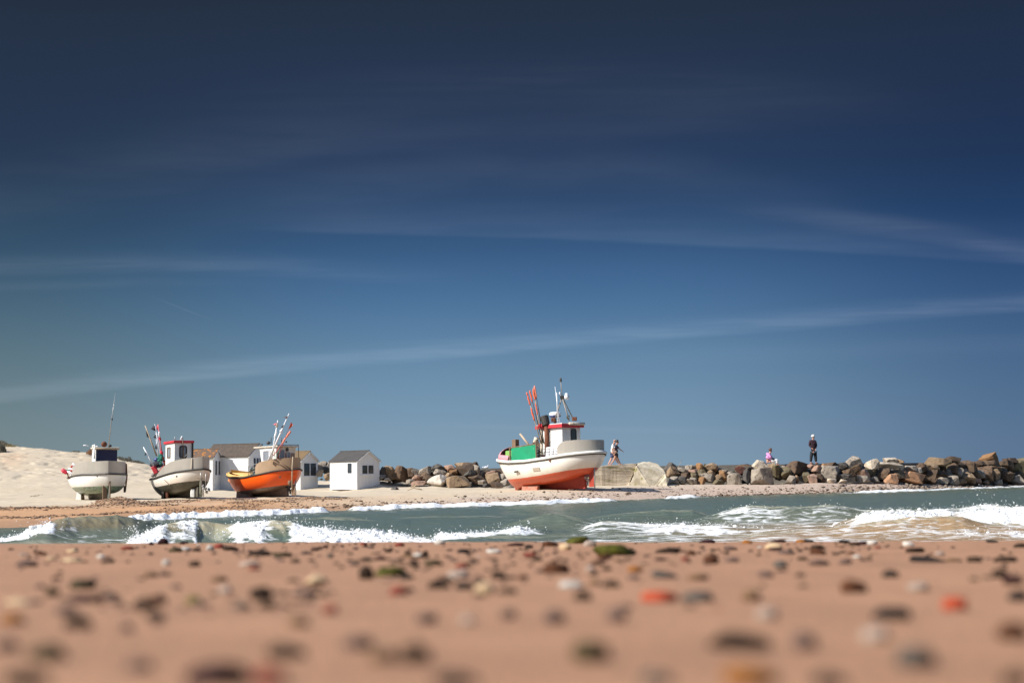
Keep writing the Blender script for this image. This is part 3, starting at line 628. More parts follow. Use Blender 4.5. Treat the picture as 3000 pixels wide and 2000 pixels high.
mat('dark_metal', (.05, .048, .045), (.085, .07, .06), 5, .5, metal=.3)
mat('bright_metal', (.42, .40, .37), (.32, .30, .28), 5, .4, metal=.5)
mat('white_plastic', (.78, .78, .80), (.72, .72, .74), 3, .35)
mat('blue_plastic', (.05, .07, .22), None, 3, .4)
mat('orange_cloth', (.72, .14, .05), (.62, .11, .05), 6, .7)
mat('red_cloth', (.60, .02, .05), (.50, .02, .04), 6, .7)
mat('pinkred_cloth', (.65, .12, .16), (.6, .2, .2), 6, .7)
mat('black_cloth', (.012, .013, .022), (.02, .02, .03), 6, .8)
mat('glass', (.03, .035, .04), (.05, .055, .06), 1, .08, spec=.5)
mat('bright_glass', (.24, .26, .29), (.16, .18, .20), 1.5, .08, spec=.8)
mat('roof_felt', (.062, .056, .052), (.045, .042, .04), 2, .9, .4, 40)
mat('roof_wood', (.105, .078, .056), (.05, .038, .029), 2.5, .9, .3, 20, stretch=(3.2, 3.2, .5))
mat('roof_lichen', (.15, .085, .048), (.10, .075, .058), 1.8, .95, .4, 30, spots=((.40, .15, .025), 4.5, .56))
mat('roof_ochre', (.19, .115, .045), (.13, .09, .05), 1.6, .95, .4, 30)
mat('green_net', (.03, .20, .13), (.02, .10, .08), 12, .9)
mat('red_net', (.42, .06, .05), (.25, .04, .035), 12, .9)
mat('yellow_paint', (.66, .42, .13), (.58, .36, .11), 3, .5)
mat('lime_plastic', (.22, .42, .10), None, 3, .5)
mat('name_ink', (.10, .07, .055), None, 3, .6)
mat('name_ink_pale', (.42, .41, .42), None, 3, .6)
mat('name_ink_red', (.16, .012, .008), None, 3, .6)
hull_mat('hull_white_red', (.77, .75, .69), (.62, .085, .03), (.46, .33, .20), .33, .45, (.48, .10, .045))
hull_mat('hull_white_green', (.80, .80, .775), (.22, .31, .22), (.52, .43, .31), .35, .42, (.13, .115, .08))
hull_mat('hull_cream_dark', (.74, .71, .65), (.075, .068, .045), (.52, .38, .26), .38, .5, (.05, .04, .028))
hull_mat('hull_orange', (.84, .105, .007), (.10, .065, .048), (.70, .08, .010), .3, .35, (.20, .14, .11))

UP = Vector((0, 0, 1))
def tri_interp(tab): return lambda s: float(np.interp(s, [a for a, b in tab], [b for a, b in tab]))
def ss(a, b, x): return float(sstep(a, b, x))

class Boat:
    """local frame: x from the raked end (-) to the full rounded end (+), y across (minus is the side we see), z up from the keel"""
    def __init__(s, name, px, d, theta, L, b, label, z0=None, pitch=0.0):
        p = P(px, 1430, d); z = gf(px, d) if z0 is None else z0; theta += math.atan((1500 - px) / FPX)
        s.o = Vector((p.x, d, z)); s.ex = Vector((math.sin(theta), -math.cos(theta), 0)); s.ey = Vector((math.cos(theta), math.sin(theta), 0))
        s.L, s.b, s.pitch = L, b, pitch; s.root = empty(name, s.o, label, 'boat', 'fishing boats hauled up on the beach')
    def T(s, x, y, z): return s.o + s.ex * x + s.ey * y + UP * (z + x * s.pitch)
    def f(s, t):
        if t < .42: return (1 - (1 - t / .42) ** 2.3) ** .85
        if t < .55: return 1.0
        return max(0.0, 1 - ((t - .55) / .45) ** s.sn) ** (1 / s.sm)
    def hull(s, zr, zb, zw, m, rake=1.3, ctr=.5, sn=4.2, sm=2.4):
        s.sn, s.sm = sn, sm; s.zr, s.zb = tri_interp(zr), tri_interp(zb); zwf = tri_interp(zw); L, b = s.L, s.b
        ts = [0, .01, .025, .05, .08, .12, .17, .22, .28, .34, .4, .46, .52, .58, .64, .70, .75, .8, .84, .875, .905, .93, .95, .967, .98, .99, .996, 1.0]; nph = 16
        mb = MB(); wl = []; n = 2 * nph - 1
        for t in ts:
            w_, zrr, zbb = b * s.f(t), s.zr(t), s.zb(t)
            for j in range(n):
                side = -1 if j < nph - 1 else (0 if j == nph - 1 else 1); ph = (j if j < nph else 2 * (nph - 1) - j) / (nph - 1) * math.pi / 2
                pw = 1.15 * (1 - ss(0, .5, t)) + .50 * ss(0, .5, t) + .15 * ss(.8, 1, t)
                z = zrr - (zrr - zbb) * math.sin(ph) ** (1.0 + .25 * ss(.1, .5, t)); y = w_ * max(0, math.cos(ph)) ** pw
                y *= 1 + .05 * math.sin(2 * ph) * ss(.3, .6, t)
                q = (zrr - z) / max(zrr - zbb, .01)
                x = -L / 2 + L * t + rake * max(0.0, 1 - t / .38) ** 1.6 * q - ctr * q ** 1.7 * ss(.72, 1, t)
                mb.v.append(tuple(s.T(x, side * y, z))); wl.append(z - zwf(t))
        for i in range(len(ts) - 1):
            for j in range(n - 1):
                a = i * n + j; mb.f.append((a, a + 1, a + n + 1, a + n))
        o = mb.build('hull', m, s.root, True, attr=('wl', wl)); s.rail_ts = ts; return o
    def edge(s, t, side, dz=0.0, out=0.0):
        return s.T(-s.L / 2 + s.L * t + (out if t > .985 else 0), side * (s.b * s.f(t) + out), s.zr(t) + dz)
    def loop(s, t0, dz=0.0, out=0.0, step=44):
        """points from one side at t0 round the full end to the other side"""
        us = [t0 + (1 - t0) * (1 - (1 - k / step) ** 2.6) for k in range(step + 1)]
        return [(s.edge(t, -1, dz, out), t) for t in us] + [(s.edge(t, 1, dz, out), t) for t in us[::-1][1:]]
    def rail(s, name, m, r, dz=0.0, out=.02, t0=0.0): return MB().tube([p for p, t in s.loop(t0, dz, out)], r, 8).build(name, m, s.root, True)
    def deck(s, m, drop=.12, t1=1.0):
        pts = [(s.edge(t, -1, -drop, -.06), s.edge(t, 1, -drop, -.06)) for t in np.linspace(.02, .985, 30)]
        vs = [p for ab in pts for p in ab]; return MB().add(vs, [(2 * i, 2 * i + 1, 2 * i + 3, 2 * i + 2) for i in range(len(pts) - 1)]).build('deck', m, s.root)
    def bulwark(s, t0, hs, m, inset=.05, th=.05, name='bulwark', lean=.0):
        pts = s.loop(t0, 0.0, 0.0); h = tri_interp(hs); vs = []; ctr = s.T(s.L * .2, 0, 0)
        for p, t in pts:
            cin = (Vector((ctr.x, ctr.y, 0)) - Vector((p.x, p.y, 0))).normalized()
            for z, k in ((.0, inset), (h(t), inset + lean), (h(t), inset + th + lean), (.0, inset + th)): vs.append(p + cin * k + UP * z)
        n = len(pts); fs = [(4 * i + j, 4 * i + (j + 1) % 4, 4 * i + 4 + (j + 1) % 4, 4 * i + 4 + j) for i in range(n - 1) for j in range(4)] + [(0, 1, 2, 3), tuple(4 * n - 4 + j for j in (3, 2, 1, 0))]
        o = MB().add(vs, fs).build(name, m, s.root, False); 
        for p in o.data.polygons: p.use_smooth = True
        o.modifiers.new('Edge', 'EDGE_SPLIT').split_angle = R(50)
        return o
    def fin(s, m, x0, x1, th=.14, zt=.5, name='keel', z0=-.03):
        mb = MB(); mb.box(s.T, x0, x1, -th / 2, th / 2, z0, zt, .0, .0); return mb.build(name, m, s.root, bevel=.02)
    def rudder(s, m, x, z1, chord=.42, y=0.0, mm='bright_metal'):
        o = MB().box(s.T, x - chord, x - .02, y - .035, y + .035, .06, z1 - .08).build('rudder', m, s.root, bevel=.015)
        MB().tube([s.T(x, y, -.02), s.T(x, y, z1 + .12)], .035, 8).build('rudder_post', mm, s.root, True)
    def propeller(s, m, x, z, r=.3, y=0.0):
        mb = MB(); mb.lathe(s.T(x - .12, y, z), [(.03, 0), (.07, .05), (.07, .18), (.02, .26)], 10, s.ex)
        for k in range(3):
            a = k * 2.094 + .4; u = s.ey * math.cos(a) + UP * math.sin(a); v = s.ex.cross(u)
            c = s.T(x, y, z); pts = [c + u * .05 - v * .03, c + u * r * .6 - v * .13 + s.ex * .04, c + u * r - v * .03 + s.ex * .03, c + u * r * .85 + v * .09 - s.ex * .02, c + u * .05 + v * .04]
            mb.slab(pts, s.ex, .02)
        return mb.build('propeller', m, s.root)

def face_window(T, x0, x1, y0, y1, z0, z1, nrm, parent, frame, pane='glass', fr=.06, rnd=.12, proud=.03):
    """a window with rounded corners standing proud of the wall; x0==x1 or y0==y1 gives the wall's plane"""
    ax = 'y' if abs(x0 - x1) < 1e-6 else 'x'
    a0, a1 = (y0, y1) if ax == 'y' else (x0, x1)
    def ring(a0, a1, z0, z1, r, off):
        pts = []
        for cx, cz, q0 in ((a1 - r, z1 - r, 0), (a0 + r, z1 - r, 90), (a0 + r, z0 + r, 180), (a1 - r, z0 + r, 270)):
            for k in range(5):
                q = R(q0 + k * 22.5); u, z = cx + r * math.cos(q), cz + r * math.sin(q)
                pts.append(T(x0 + nrm * off, u, z) if ax == 'y' else T(u, y0 + nrm * off, z))
        return pts
    o1, i1 = ring(a0, a1, z0, z1, rnd, proud), ring(a0 + fr, a1 - fr, z0 + fr, z1 - fr, max(rnd - fr, .01), proud)
    o0, i0 = ring(a0, a1, z0, z1, rnd, -.01), ring(a0 + fr, a1 - fr, z0 + fr, z1 - fr, max(rnd - fr, .01), -.01)
    n = len(o1); vs = o1 + i1 + o0 + i0; fs = []
    for i in range(n):
        j = (i + 1) % n; fs += [(i, j, n + j, n + i), (i, 2 * n + i, 2 * n + j, j), (n + i, n + j, 3 * n + j, 3 * n + i)]
    w_ = MB().add(vs, fs).build('window', frame, parent)
    pts = ring(a0 + fr * .8, a1 - fr * .8, z0 + fr * .8, z1 - fr * .8, max(rnd - fr, .01), proud * .35)
    pb = ring(a0 + fr * .8, a1 - fr * .8, z0 + fr * .8, z1 - fr * .8, max(rnd - fr, .01), proud * .35 - .015)
    MB().add(pts + pb, [tuple(range(n)), tuple(range(2 * n - 1, n - 1, -1))] + [(i, i + n, (i + 1) % n + n, (i + 1) % n) for i in range(n)]).build('pane', pane, w_)
    return w_

def scribble(at, right, width, h, m, parent):
    """a painted name too small to be read from here: a row of brush strokes"""
    right = right.normalized(); n = right.cross(UP).normalized(); rr = random.Random(int(width * 100)); mb = MB(); x = -width / 2
    while x < width / 2:
        a = at + right * x; hh = h * rr.uniform(.5, 1); st = rr.uniform(.008, .016)
        mb.slab([a, a + right * st, a + right * (st + .01) + UP * hh, a + right * .01 + UP * hh], n, .006)
        if rr.random() < .6: mb.slab([a + UP * hh * .4, a + right * h * .5 + UP * hh * .35, a + right * h * .5 + UP * hh * .55, a + UP * hh * .6], n, .007)
        x += h * rr.uniform(.45, .75)
    return mb.build('lettering', m, parent)

def cloth(mb, a, b, c, bulge=.06, n=5, th=.012):
    """a small three-cornered pennant a-b along the pole, c the fly, billowing and with real thickness"""
    a, b, c = Vector(a), Vector(b), Vector(c); nn = (b - a).cross(c - a).normalized(); vs = []
    for i in range(n + 1):
        u = i / n; p, q = a.lerp(c, u), b.lerp(c, u * .98)
        w = nn * math.sin(u * 4.2) * bulge
        vs += [p + w, q + w * .7, q + w * .7 + nn * th, p + w + nn * th]
    fs = [(4 * i + j, 4 * i + (j + 1) % 4, 4 * i + 4 + (j + 1) % 4, 4 * i + 4 + j) for i in range(n) for j in range(4)] + [(0, 3, 2, 1), tuple(4 * n + j for j in range(4))]
    return mb.add(vs, fs)

def marker_pole(base, top, label, shaft='pale_wood', r=.03, flags=(), sleeves=(), floats=(), group=None):
    """a fishing marker pole; flags: (t0, t1, (dpx, dpy), material), sleeves: (t0, t1, material, radius)"""
    a, b = Vector(base), Vector(top); root = empty('marker_pole', a, label, 'marker pole', group)
    MB().tube([a, a.lerp(b, .5), b], [r, r * .85, r * .55], 7).build('shaft', shaft, root, True)
    for t0, t1, m, rr in sleeves:
        ts = np.linspace(t0, t1, 7); MB().tube([a.lerp(b, t) + Vector((random.uniform(-.02, .02), 0, 0)) for t in ts], [rr * q for q in (.5, 1.0, .75, 1.1, .8, .95, .4)], 7).build('flag', m, root, True)
    for t0, t1, dp, m in flags:
        p, q = a.lerp(b, t0), a.lerp(b, t1); mid = p.lerp(q, .5); sc = a.y / FPX
        mb = MB(); cloth(mb, p, q, mid + Vector((dp[0] * sc, random.uniform(-.08, .08), -dp[1] * sc))); mb.build('flag', m, root, True)
    for t, m, rr in floats: MB().ball(a.lerp(b, t), rr, 2, 1, 1, 1.3).build('float', m, root, True)
    return root

# ------------------------------------------------------------------ the big white and red boat
B = Boat('fishing_boat', 1607, 84.0, R(42), 8.8, 1.75, 'big white fishing boat with red underside and green side panel, beside the concrete block', z0=.56, pitch=.024)
T = B.T
B.hull([(0, 1.98), (.15, 1.84), (.32, 1.72), (.5, 1.70), (.7, 1.80), (.85, 1.93), (1, 2.03)],
       [(0, .05), (.12, .02), (.25, .10), (.4, .22), (.6, .34), (.75, .50), (.88, .70), (1, .82)],
       [(0, .72), (.2, .68), (.4, .70), (.6, .80), (.8, .97), (1, 1.14)], 'hull_white_red', rake=1.55, ctr=.75, sn=3.2, sm=1.6)
B.rail('rub_rail', 'white_paint', .085, -.03, .03); B.rail('rub_strip', 'black_rubber', .035, -.135, .04)
B.deck('cream_paint', .25)
B.bulwark(.79, [(.79, .50), (.81, .66), (.84, .76), (.92, .74), (1, .66)], 'grey_steel', .06, .05)
B.fin('hull_keel_red' if 'hull_keel_red' in MATS else mat('hull_keel_red', (.36, .04, .018), (.27, .03, .014), 3, .6), -2.9, 3.2, .20, .7)
# the bilge block it leans on
MB().box(T, -1.35, .05, -.95, -.7, -.05, .27, .0, .05).build('bilge_keel', mat('worn_red', (.36, .10, .06), (.36, .22, .16), 5, .8), B.root, bevel=.02)
B.rudder('hull_keel_red', 3.92, 1.15, .42); B.propeller('bright_metal', 3.36, .45, .32)
# wheelhouse
wh = MB().box(T, .15, 2.05, -.72, .78, 1.5, 3.52, .03, .03).build('wheelhouse', 'white_paint', B.root, bevel=.03)
roof = MB().box(T, -.15, 2.18, -.86, .92, 3.52, 3.72).build('roof', 'red_paint', B.root, bevel=.02)
MB().box(T, -.12, 2.13, -.80, .86, 3.722, 3.77).build('roof_top', 'white_paint', roof, bevel=.015)
MB().tube([T(2.22, -.30, 3.73), T(2.22, .88, 3.73)], .085, 10).build('rolled_tarp', 'cream_paint', roof, True)
face_window(T, 2.045, 2.045, -.02, .40, 2.72, 3.44, 1, wh, 'black_rubber', 'glass', .055, .12)
MB().box(T, 2.06, 2.10, -.70, .75, 2.28, 2.34).build('grab_rail', 'bright_metal', wh)
face_window(T, .55, 1.05, -.715, -.715, 2.75, 3.30, -1, wh, 'white_paint', 'bright_glass', .04, .06)
MB().box(T, .22, .34, -.80, -.715, 1.6, 3.45).build('corner_post', 'cream_paint', wh)
# exhaust, davit, low mast
ex = MB().tube([T(.86, -.86, 1.55), T(.86, -.86, 3.75)], .125, 12).build('exhaust_pipe', 'rust', B.root, True)
MB().lathe(T(.86, -.86, 3.70), [(.10, 0), (.22, .02), (.26, .55), (.20, .56)], 14, B.ex * -.35 + UP).build('cap', 'black_rubber', ex)
MB().tube([T(-.45, -.5, 1.5), T(-.40, -.5, 2.1), T(-.5, -.5, 2.9), T(-.42, -.5, 3.05)], [.2, .19, .16, .15], 12).build('winch_column', 'cream_paint', B.root, True)
MB().tube([T(-.42 + .22 * math.cos(a), -.5 + .22 * math.sin(a), 1.95 + .035 * a) for a in np.linspace(0, 25, 70)], .03, 6).build('rope_coil', 'brown_wood', B.root, True)
mb = MB(); mb.tube([T(-.1, -.45, 1.6), T(-.05, -.5, 2.6), T(.05, -.4, 3.45)], .02, 6); mb.tube([T(.0, -.62, 1.6), T(-.08, -.55, 2.4), T(-.35, -.5, 3.0)], .02, 6); mb.build('cable', 'dark_metal', B.root, True)
MB().box(T, .0, .16, -.95, -.6, 1.95, 2.35).build('net_hauler', mat('blue_gear', (.04, .10, .16), (.10, .08, .06), 9, .7), B.root, bevel=.04)
# white fish box and rail cage
bx = MB().box(T, 1.15, 2.45, -1.25, -.85, 1.72, 2.42, .03, .03).build('fish_box', 'white_plastic', B.root, bevel=.04)
mb = MB()
for x in np.linspace(1.0, 2.4, 5): mb.tube([T(x, -1.42, 1.72), T(x, -1.42, 2.32)], .016, 6)
for z in (1.98, 2.3): mb.tube([T(1.0, -1.42, z), T(2.4, -1.42, z)], .016, 6)
mb.build('guard_rail', 'dark_metal', B.root)
mb = MB(); mb.tube([T(.75, -1.3, 2.02), T(1.05, -1.42, 1.78), T(1.3, -1.4, 1.75)], .06, 8); mb.build('boom', 'pale_wood', B.root, True)
MB().tube([T(.2, -1.35, 2.06), T(.9, -1.38, 2.14)], .045, 8).build('bar', 'brown_wood', B.root, True)
MB().box(T, .6, 1.0, -1.36, -1.1, 1.62, 1.98).build('crate', mat('dark_red_gear', (.13, .02, .02), None, 4, .8), B.root, bevel=.03)
# green weather board
gb = MB().slab([B.edge(.345, -1, .0, -.05), B.edge(.595, -1, .0, -.05), B.edge(.595, -1, .84, -.05), B.edge(.345, -1, .76, -.05)], B.ey, .04).build('green_panel', 'green_board', B.root)
mb = MB(); mb.tube([B.edge(.33, -1, -.05, -.05), B.edge(.33, -1, .86, -.05)], .05, 6); mb.tube([B.edge(.60, -1, -.05, -.05), B.edge(.60, -1, .9, -.05)], .04, 6); mb.tube([B.edge(.325, -1, .79, -.05), B.edge(.60, -1, .88, -.05)], .035, 6); mb.build('panel_frame', 'brown_wood', B.root)
MB().box(T, -1.52, -1.18, -1.5, -1.2, 1.7, 3.0).build('post', 'brown_wood', B.root, bevel=.03)
MB().tube([T(-.35, -.9, 2.35), T(-1.1, -1.2, 3.32)], [.07, .06], 8).build('spar', 'pale_wood', B.root, True)
mb = MB(); rr = random.Random(4)
for _ in range(22):
    x = rr.uniform(-.4, .75); mb.tube([T(x, -1.25, 2.5), T(x + rr.uniform(-.1, .1), -1.25, 2.62 + rr.random() * .12)], .015, 5)
mb.build('net_floats', 'brown_wood', B.root)
# pink shelter over the raked end with a dark opening
mb = MB(); us = np.linspace(.005, .30, 12); n = 11; vs = []
for u in us:
    for k in range(n):
        a = math.pi * k / (n - 1); w_ = (B.b * B.f(u) - .03); hgt = .82 * min(1, ((u + .01) / .16) ** .55)
        vs.append(T(-B.L / 2 + B.L * u, -math.cos(a) * w_, B.zr(u) + .02 + hgt * math.sin(a) ** .8))
vs = vs; fs = []
for i in range(len(us) - 1):
    for k in range(n - 1):
        if us[i] > .135 and 1 <= k <= 4: continue            # the mouth in the near side
        a = i * n + k; fs.append((a, a + 1, a + n + 1, a + n))
o = mb.add(vs, fs).build('bow_cover', 'pink_cloth', B.root, True); sd_ = o.modifiers.new('Solid', 'SOLIDIFY'); sd_.thickness = .03
MB().box(T, -3.2, -1.6, -.3, .6, 1.5, 2.3).build('engine_box', 'dark_metal', B.root)
MB().box(T, -2.5, -1.75, -1.2, -.7, 2.02, 2.38, .02, .02).build('fish_crate', 'lime_plastic', B.root, bevel=.03)
# marks on the side
mb = MB()
def side_pt(t, z):
    w_ = B.b * B.f(t); zr_, zb_ = B.zr(t), B.zb(t); q = max(0, min(1, (zr_ - z) / (zr_ - zb_))); ph = math.asin(q ** (1 / 1.25)); return T(-B.L / 2 + B.L * t, -(w_ * math.cos(ph) ** .5 * (1 + .05 * math.sin(2 * ph)) + .015), z)
for (t, z, wt, hz, m_, nm) in ((.40, 1.08, .022, .10, 'dark_metal', 'vent'), (.60, 1.16, .033, .19, mat('hatch_grey', (.42, .35, .28), None, 4, .6), 'hatch')):
    pts = [side_pt(t - wt, z - hz / 2), side_pt(t + wt, z - hz / 2 + .02), side_pt(t + wt, z + hz / 2 + .02), side_pt(t - wt, z + hz / 2)]
    MB().slab(pts, -B.ey, .02).build(nm, m_, B.root)
MB().lathe(side_pt(.735, 1.62), [(.0, 0), (.075, .0), (.075, .03), (0, .03)], 12, -B.ey).build('hawse_hole', 'rust', B.root)
# mast gear on the roof
mb = MB()
D0 = 82.4
apex = P(1647, 1163, D0)
leg = [P(1623, 1236, D0 + .4), P(1667, 1232, D0 - .6), P(1681, 1230, D0 + .9)]
ms = MB()
for l in leg: ms.tube([l, apex], .035, 7)
ms.tube([apex, P(1643, 1116, D0)], .025, 7)
mo = ms.build('mast', mat('mast_grey', (.27, .23, .19), None, 5, .5), B.root, True)
mb = MB(); mb.ball(P(1642.5, 1111, D0), .085, 2, .8, .8, 1.2); mb.lathe(P(1643, 1117, D0), [(.07, 0), (.07, .05)], 8); mb.build('lamp', 'dark_metal', mo, True)
MB().box(lambda x, y, z: P(1647, 1163, D0) + Vector((x, y, z)), -.12, .10, -.1, .1, -.09, .09).build('bracket', 'dark_metal', mo)
mb = MB(); mb.lathe(P(1660, 1168, D0), [(.02, -.06), (.15, .0), (.17, .12), (.10, .22), (.09, .32), (.02, .34)], 12); mb.build('searchlight', 'white_plastic', mo, True)
mb = MB(); mb.ball(P(1640, 1152, D0), .06, 2, .9, .9, 1.4); mb.tube([P(1640, 1154, D0), P(1645, 1162, D0)], .02, 6); mb.build('sensor', 'white_plastic', mo, True)
rp_ = T(.85, -.15, 4.30); ra = MB().lathe(rp_, [(.02, -.16), (.26, -.10), (.34, -.02), (.36, .08), (.30, .17), (.10, .20)], 20).build('radar', 'white_plastic', B.root, True)
MB().lathe(rp_, [(.24, -.14), (.33, -.07), (.351, -.015)], 20).build('band', 'blue_plastic', ra, True)
MB().tube([T(.85, -.15, 3.72), T(.85, -.15, 4.16)], [.10, .06], 8).build('stand', 'rust', ra, True)
an = MB(); an.tube([P(1639, 1236, D0 + .2), P(1626, 1132, D0 + .2)], [.032, .012], 6); an.build('antenna', 'white_plastic', B.root, True)
an = MB(); an.tube([P(1634, 1236, D0), P(1631, 1149, D0)], [.035, .02], 6); an.build('antenna', 'white_plastic', B.root, True)
mb = MB(); mb.tube([P(1665 + 4 * math.cos(a), 1222 + 5 * math.sin(a), D0 - .7) for a in np.linspace(0, 5.9, 14)], .03, 6); mb.build('direction_finder', 'dark_metal', B.root, True)
for x, y, s_ in ((1683, 1226, .14), (1620, 1229, .11)): MB().box(lambda a, b_, c_, x=x, y=y: P(x, y, D0 + .2) + Vector((a, b_, c_)), -s_, s_, -.1, .1, -.13, .1).build('floodlight', 'rust', B.root, bevel=.03)
for x in (1592, 1585): MB().lathe(P(x, 1247, D0 + .5), [(.0, 0), (.14, .0), (.14, .16), (0, .16)], 12, B.ex * -1).build('buoy', 'red_paint', B.root)
# marker poles with orange flags standing in it
GP = 'marker poles with orange flags in the big white boat'
for (bx_, by, tx, ty, lab, fl, sh) in (
    (1586, 1300, 1543, 1148, 'leftmost marker pole in the big boat, with two long orange flags', [(.74, .995, 'orange_cloth', .055), (.44, .70, 'orange_cloth', .06)], 'pale_wood'),
    (1590, 1296, 1551, 1142, 'orange-flagged marker pole leaning behind the leftmost pole of the big boat, one sleeve', [(.76, .995, 'orange_cloth', .055)], 'dark_metal'),
    (1588, 1298, 1562, 1134, 'pale marker pole of the big boat with a tall and a thin orange flag', [(.77, .98, 'orange_cloth', .07), (.50, .72, 'orange_cloth', .045)], 'pale_wood'),
    (1594, 1300, 1566, 1129, 'dark thin marker pole of the big boat, tallest, with pale orange sleeve at its tip', [(.79, 1.0, 'orange_pale', .055)], 'dark_metal')):
    if 'orange_pale' not in MATS: mat('orange_pale', (.72, .25, .17), (.68, .20, .13), 6, .7)
    marker_pole(P(bx_, by, 82.9), P(tx, ty, 82.9), lab, sh, .035, sleeves=fl, group=GP)

# ------------------------------------------------------------------ the white boat with a navy panel
B = Boat('fishing_boat', 284, 78.0, R(11), 6.0, 1.40, 'small white boat with green stained underside and navy wheelhouse panel, by the dune', z0=.38, pitch=-.02)
T = B.T
B.hull([(0, 1.25), (.2, 1.22), (.4, 1.24), (.6, 1.34), (.8, 1.43), (1, 1.48)], [(0, .10), (.2, .20), (.4, .30), (.6, .36), (.8, .38), (.92, .42), (1, .52)],
       [(0, .55), (.3, .66), (.6, .74), (1, .82)], 'hull_white_green', rake=1.0, ctr=.45, sn=2.6, sm=1.2)
B.rail('rub_strip', 'dark_metal', .05, -.02, .02); B.deck('cream_paint', .2)
B.bulwark(.42, [(.42, .10), (.47, .42), (.55, .54), (.8, .64), (1, .68)], 'grey_steel', .03, .05)
B.fin('hull_keel_grey' if 'hull_keel_grey' in MATS else mat('hull_keel_grey', (.20, .16, .12), (.13, .11, .085), 4, .8), -2.0, 2.45, .18, .6)
B.rudder(mat('rudder_teal', (.13, .17, .16), (.19, .18, .15), 7, .7), 2.85, .95, .5, .12, 'brown_wood')
MB().box(T, 2.58, 2.68, -.22, .0, -.02, .85).build('stern_post', 'brown_wood', B.root, bevel=.02)
wh = MB().box(T, 0.35, 1.3, -.36, .80, 1.15, 2.78, .02, .0).build('wheelhouse', 'white_paint', B.root, bevel=.02)
MB().box(T, 1.305, 1.335, -.30, .79, 1.95, 2.74).build('navy_panel', 'navy_paint', wh, bevel=.005)
roof = MB().box(T, .25, 1.42, -.42, .88, 2.78, 2.87).build('roof', 'cream_paint', B.root, bevel=.02)
MB().tube([T(1.38, -.40, 2.82), T(1.38, .88, 2.78)], .05, 8).build('roof_batten', 'pale_wood', roof, True)
mb = MB(); mb.lathe(T(.7, .18, 3.03), [(.03, 0), (.13, .04), (.16, .16), (.02, .17)], 14, B.ex); mb.build('horn_lamp', 'rust', B.root, True)
MB().ball(T(.7, .52, 2.94), .10, 2).build('compass_dome', 'dark_metal', B.root, True)
D1 = 77.2
MB().tube([P(318, 1306, D1), P(326, 1235, D1), P(338, 1152, D1)], [.028, .02, .008], 6).build('antenna', 'bright_metal', B.root, True)
MB().lathe(P(328, 1232, D1), [(.03, 0), (.045, .08), (.03, .16)], 8).build('antenna_coil', 'dark_metal', B.root, True)
mb = MB(); rr = random.Random(8)
for _ in range(16): mb.ball(P(278 + rr.uniform(-6, 7), 1308 + rr.uniform(-5, 6), D1 + rr.uniform(-.2, .2)), rr.uniform(.03, .07), 1)
mb.build('rope_bundle', 'white_paint', B.root, True)
MB().tube([P(278, 1309, D1), P(246, 1304, D1)], [.014, .01], 6).build('boom', 'bright_metal', B.root, True)
MB().ball(P(249, 1304, D1), .07, 2, 1.5, .8, .5).build('pennant', 'white_plastic', B.root, True)
MB().tube([P(276, 1343, 76.6), P(276, 1312, 76.6)], .04, 6).build('corner_post', 'white_plastic', B.root, True)
# hauler frame and floats over the side
mb = MB(); mb.tube([P(207, 1393, D1), P(224, 1377, D1), P(222, 1364, D1), P(212, 1358, D1)], .055, 8); mb.tube([P(200, 1372, D1), P(228, 1377, D1)], .06, 8); mb.tube([P(196, 1381, D1), P(222, 1389, D1)], .07, 8); mb.tube([P(226, 1388, D1), P(228, 1368, D1)], .06, 8); mb.build('net_hauler', 'white_plastic', B.root, True)
for x, y, r_, m_ in ((188, 1380, .12, 'red_cloth'), (184, 1376, .10, 'pinkred_cloth'), (193, 1383, .11, 'red_cloth'), (212, 1367, .09, 'red_net'), (210, 1379, .08, 'red_net')): MB().ball(P(x, y, D1), r_, 2, 1.2, 1, 1).build('float', m_, B.root, True)
MB().tube([P(192, 1377, D1), P(204, 1377, D1), P(212, 1381, D1)], .035, 6).build('rope', 'green_net', B.root, True)
MB().tube([P(198, 1384, D1), P(199, 1393, D1), P(203, 1402, D1)], .035, 6).build('rope', 'rust', B.root, True)
MB().tube([P(370, 1358, D1), P(371, 1398, D1), P(367, 1440, D1)], [.04, .05, .035], 8).build('mooring_pole', 'rust', B.root, True)
MB().box(lambda a, b_, c_: P(365, 1432, D1) + Vector((a, b_, c_)), -.05, .05, -.05, .05, -.18, .18).build('fender', 'dark_metal', B.root, bevel=.02)
MB().box(lambda a, b_, c_: P(236, 1455, 78.2) + Vector((a, b_, c_)), -.16, .14, -.35, .35, -.20, .26, .04, .1).build('support_block', 'white_paint', B.root, bevel=.02)
MB().tube([P(247, 1441, 78), P(241, 1463, 78)], .05, 8).build('prop', 'brown_wood', B.root, True)
MB().lathe(P(285, 1395, 74.9), [(0, 0), (.035, 0), (.035, .03), (0, .03)], 10, (0, -1, 0)).build('hawse_hole', 'black_rubber', B.root)
scribble(P(315, 1395, 74.78), Vector((1, .02, 0)), .30, .12, 'name_ink_pale', B.root)

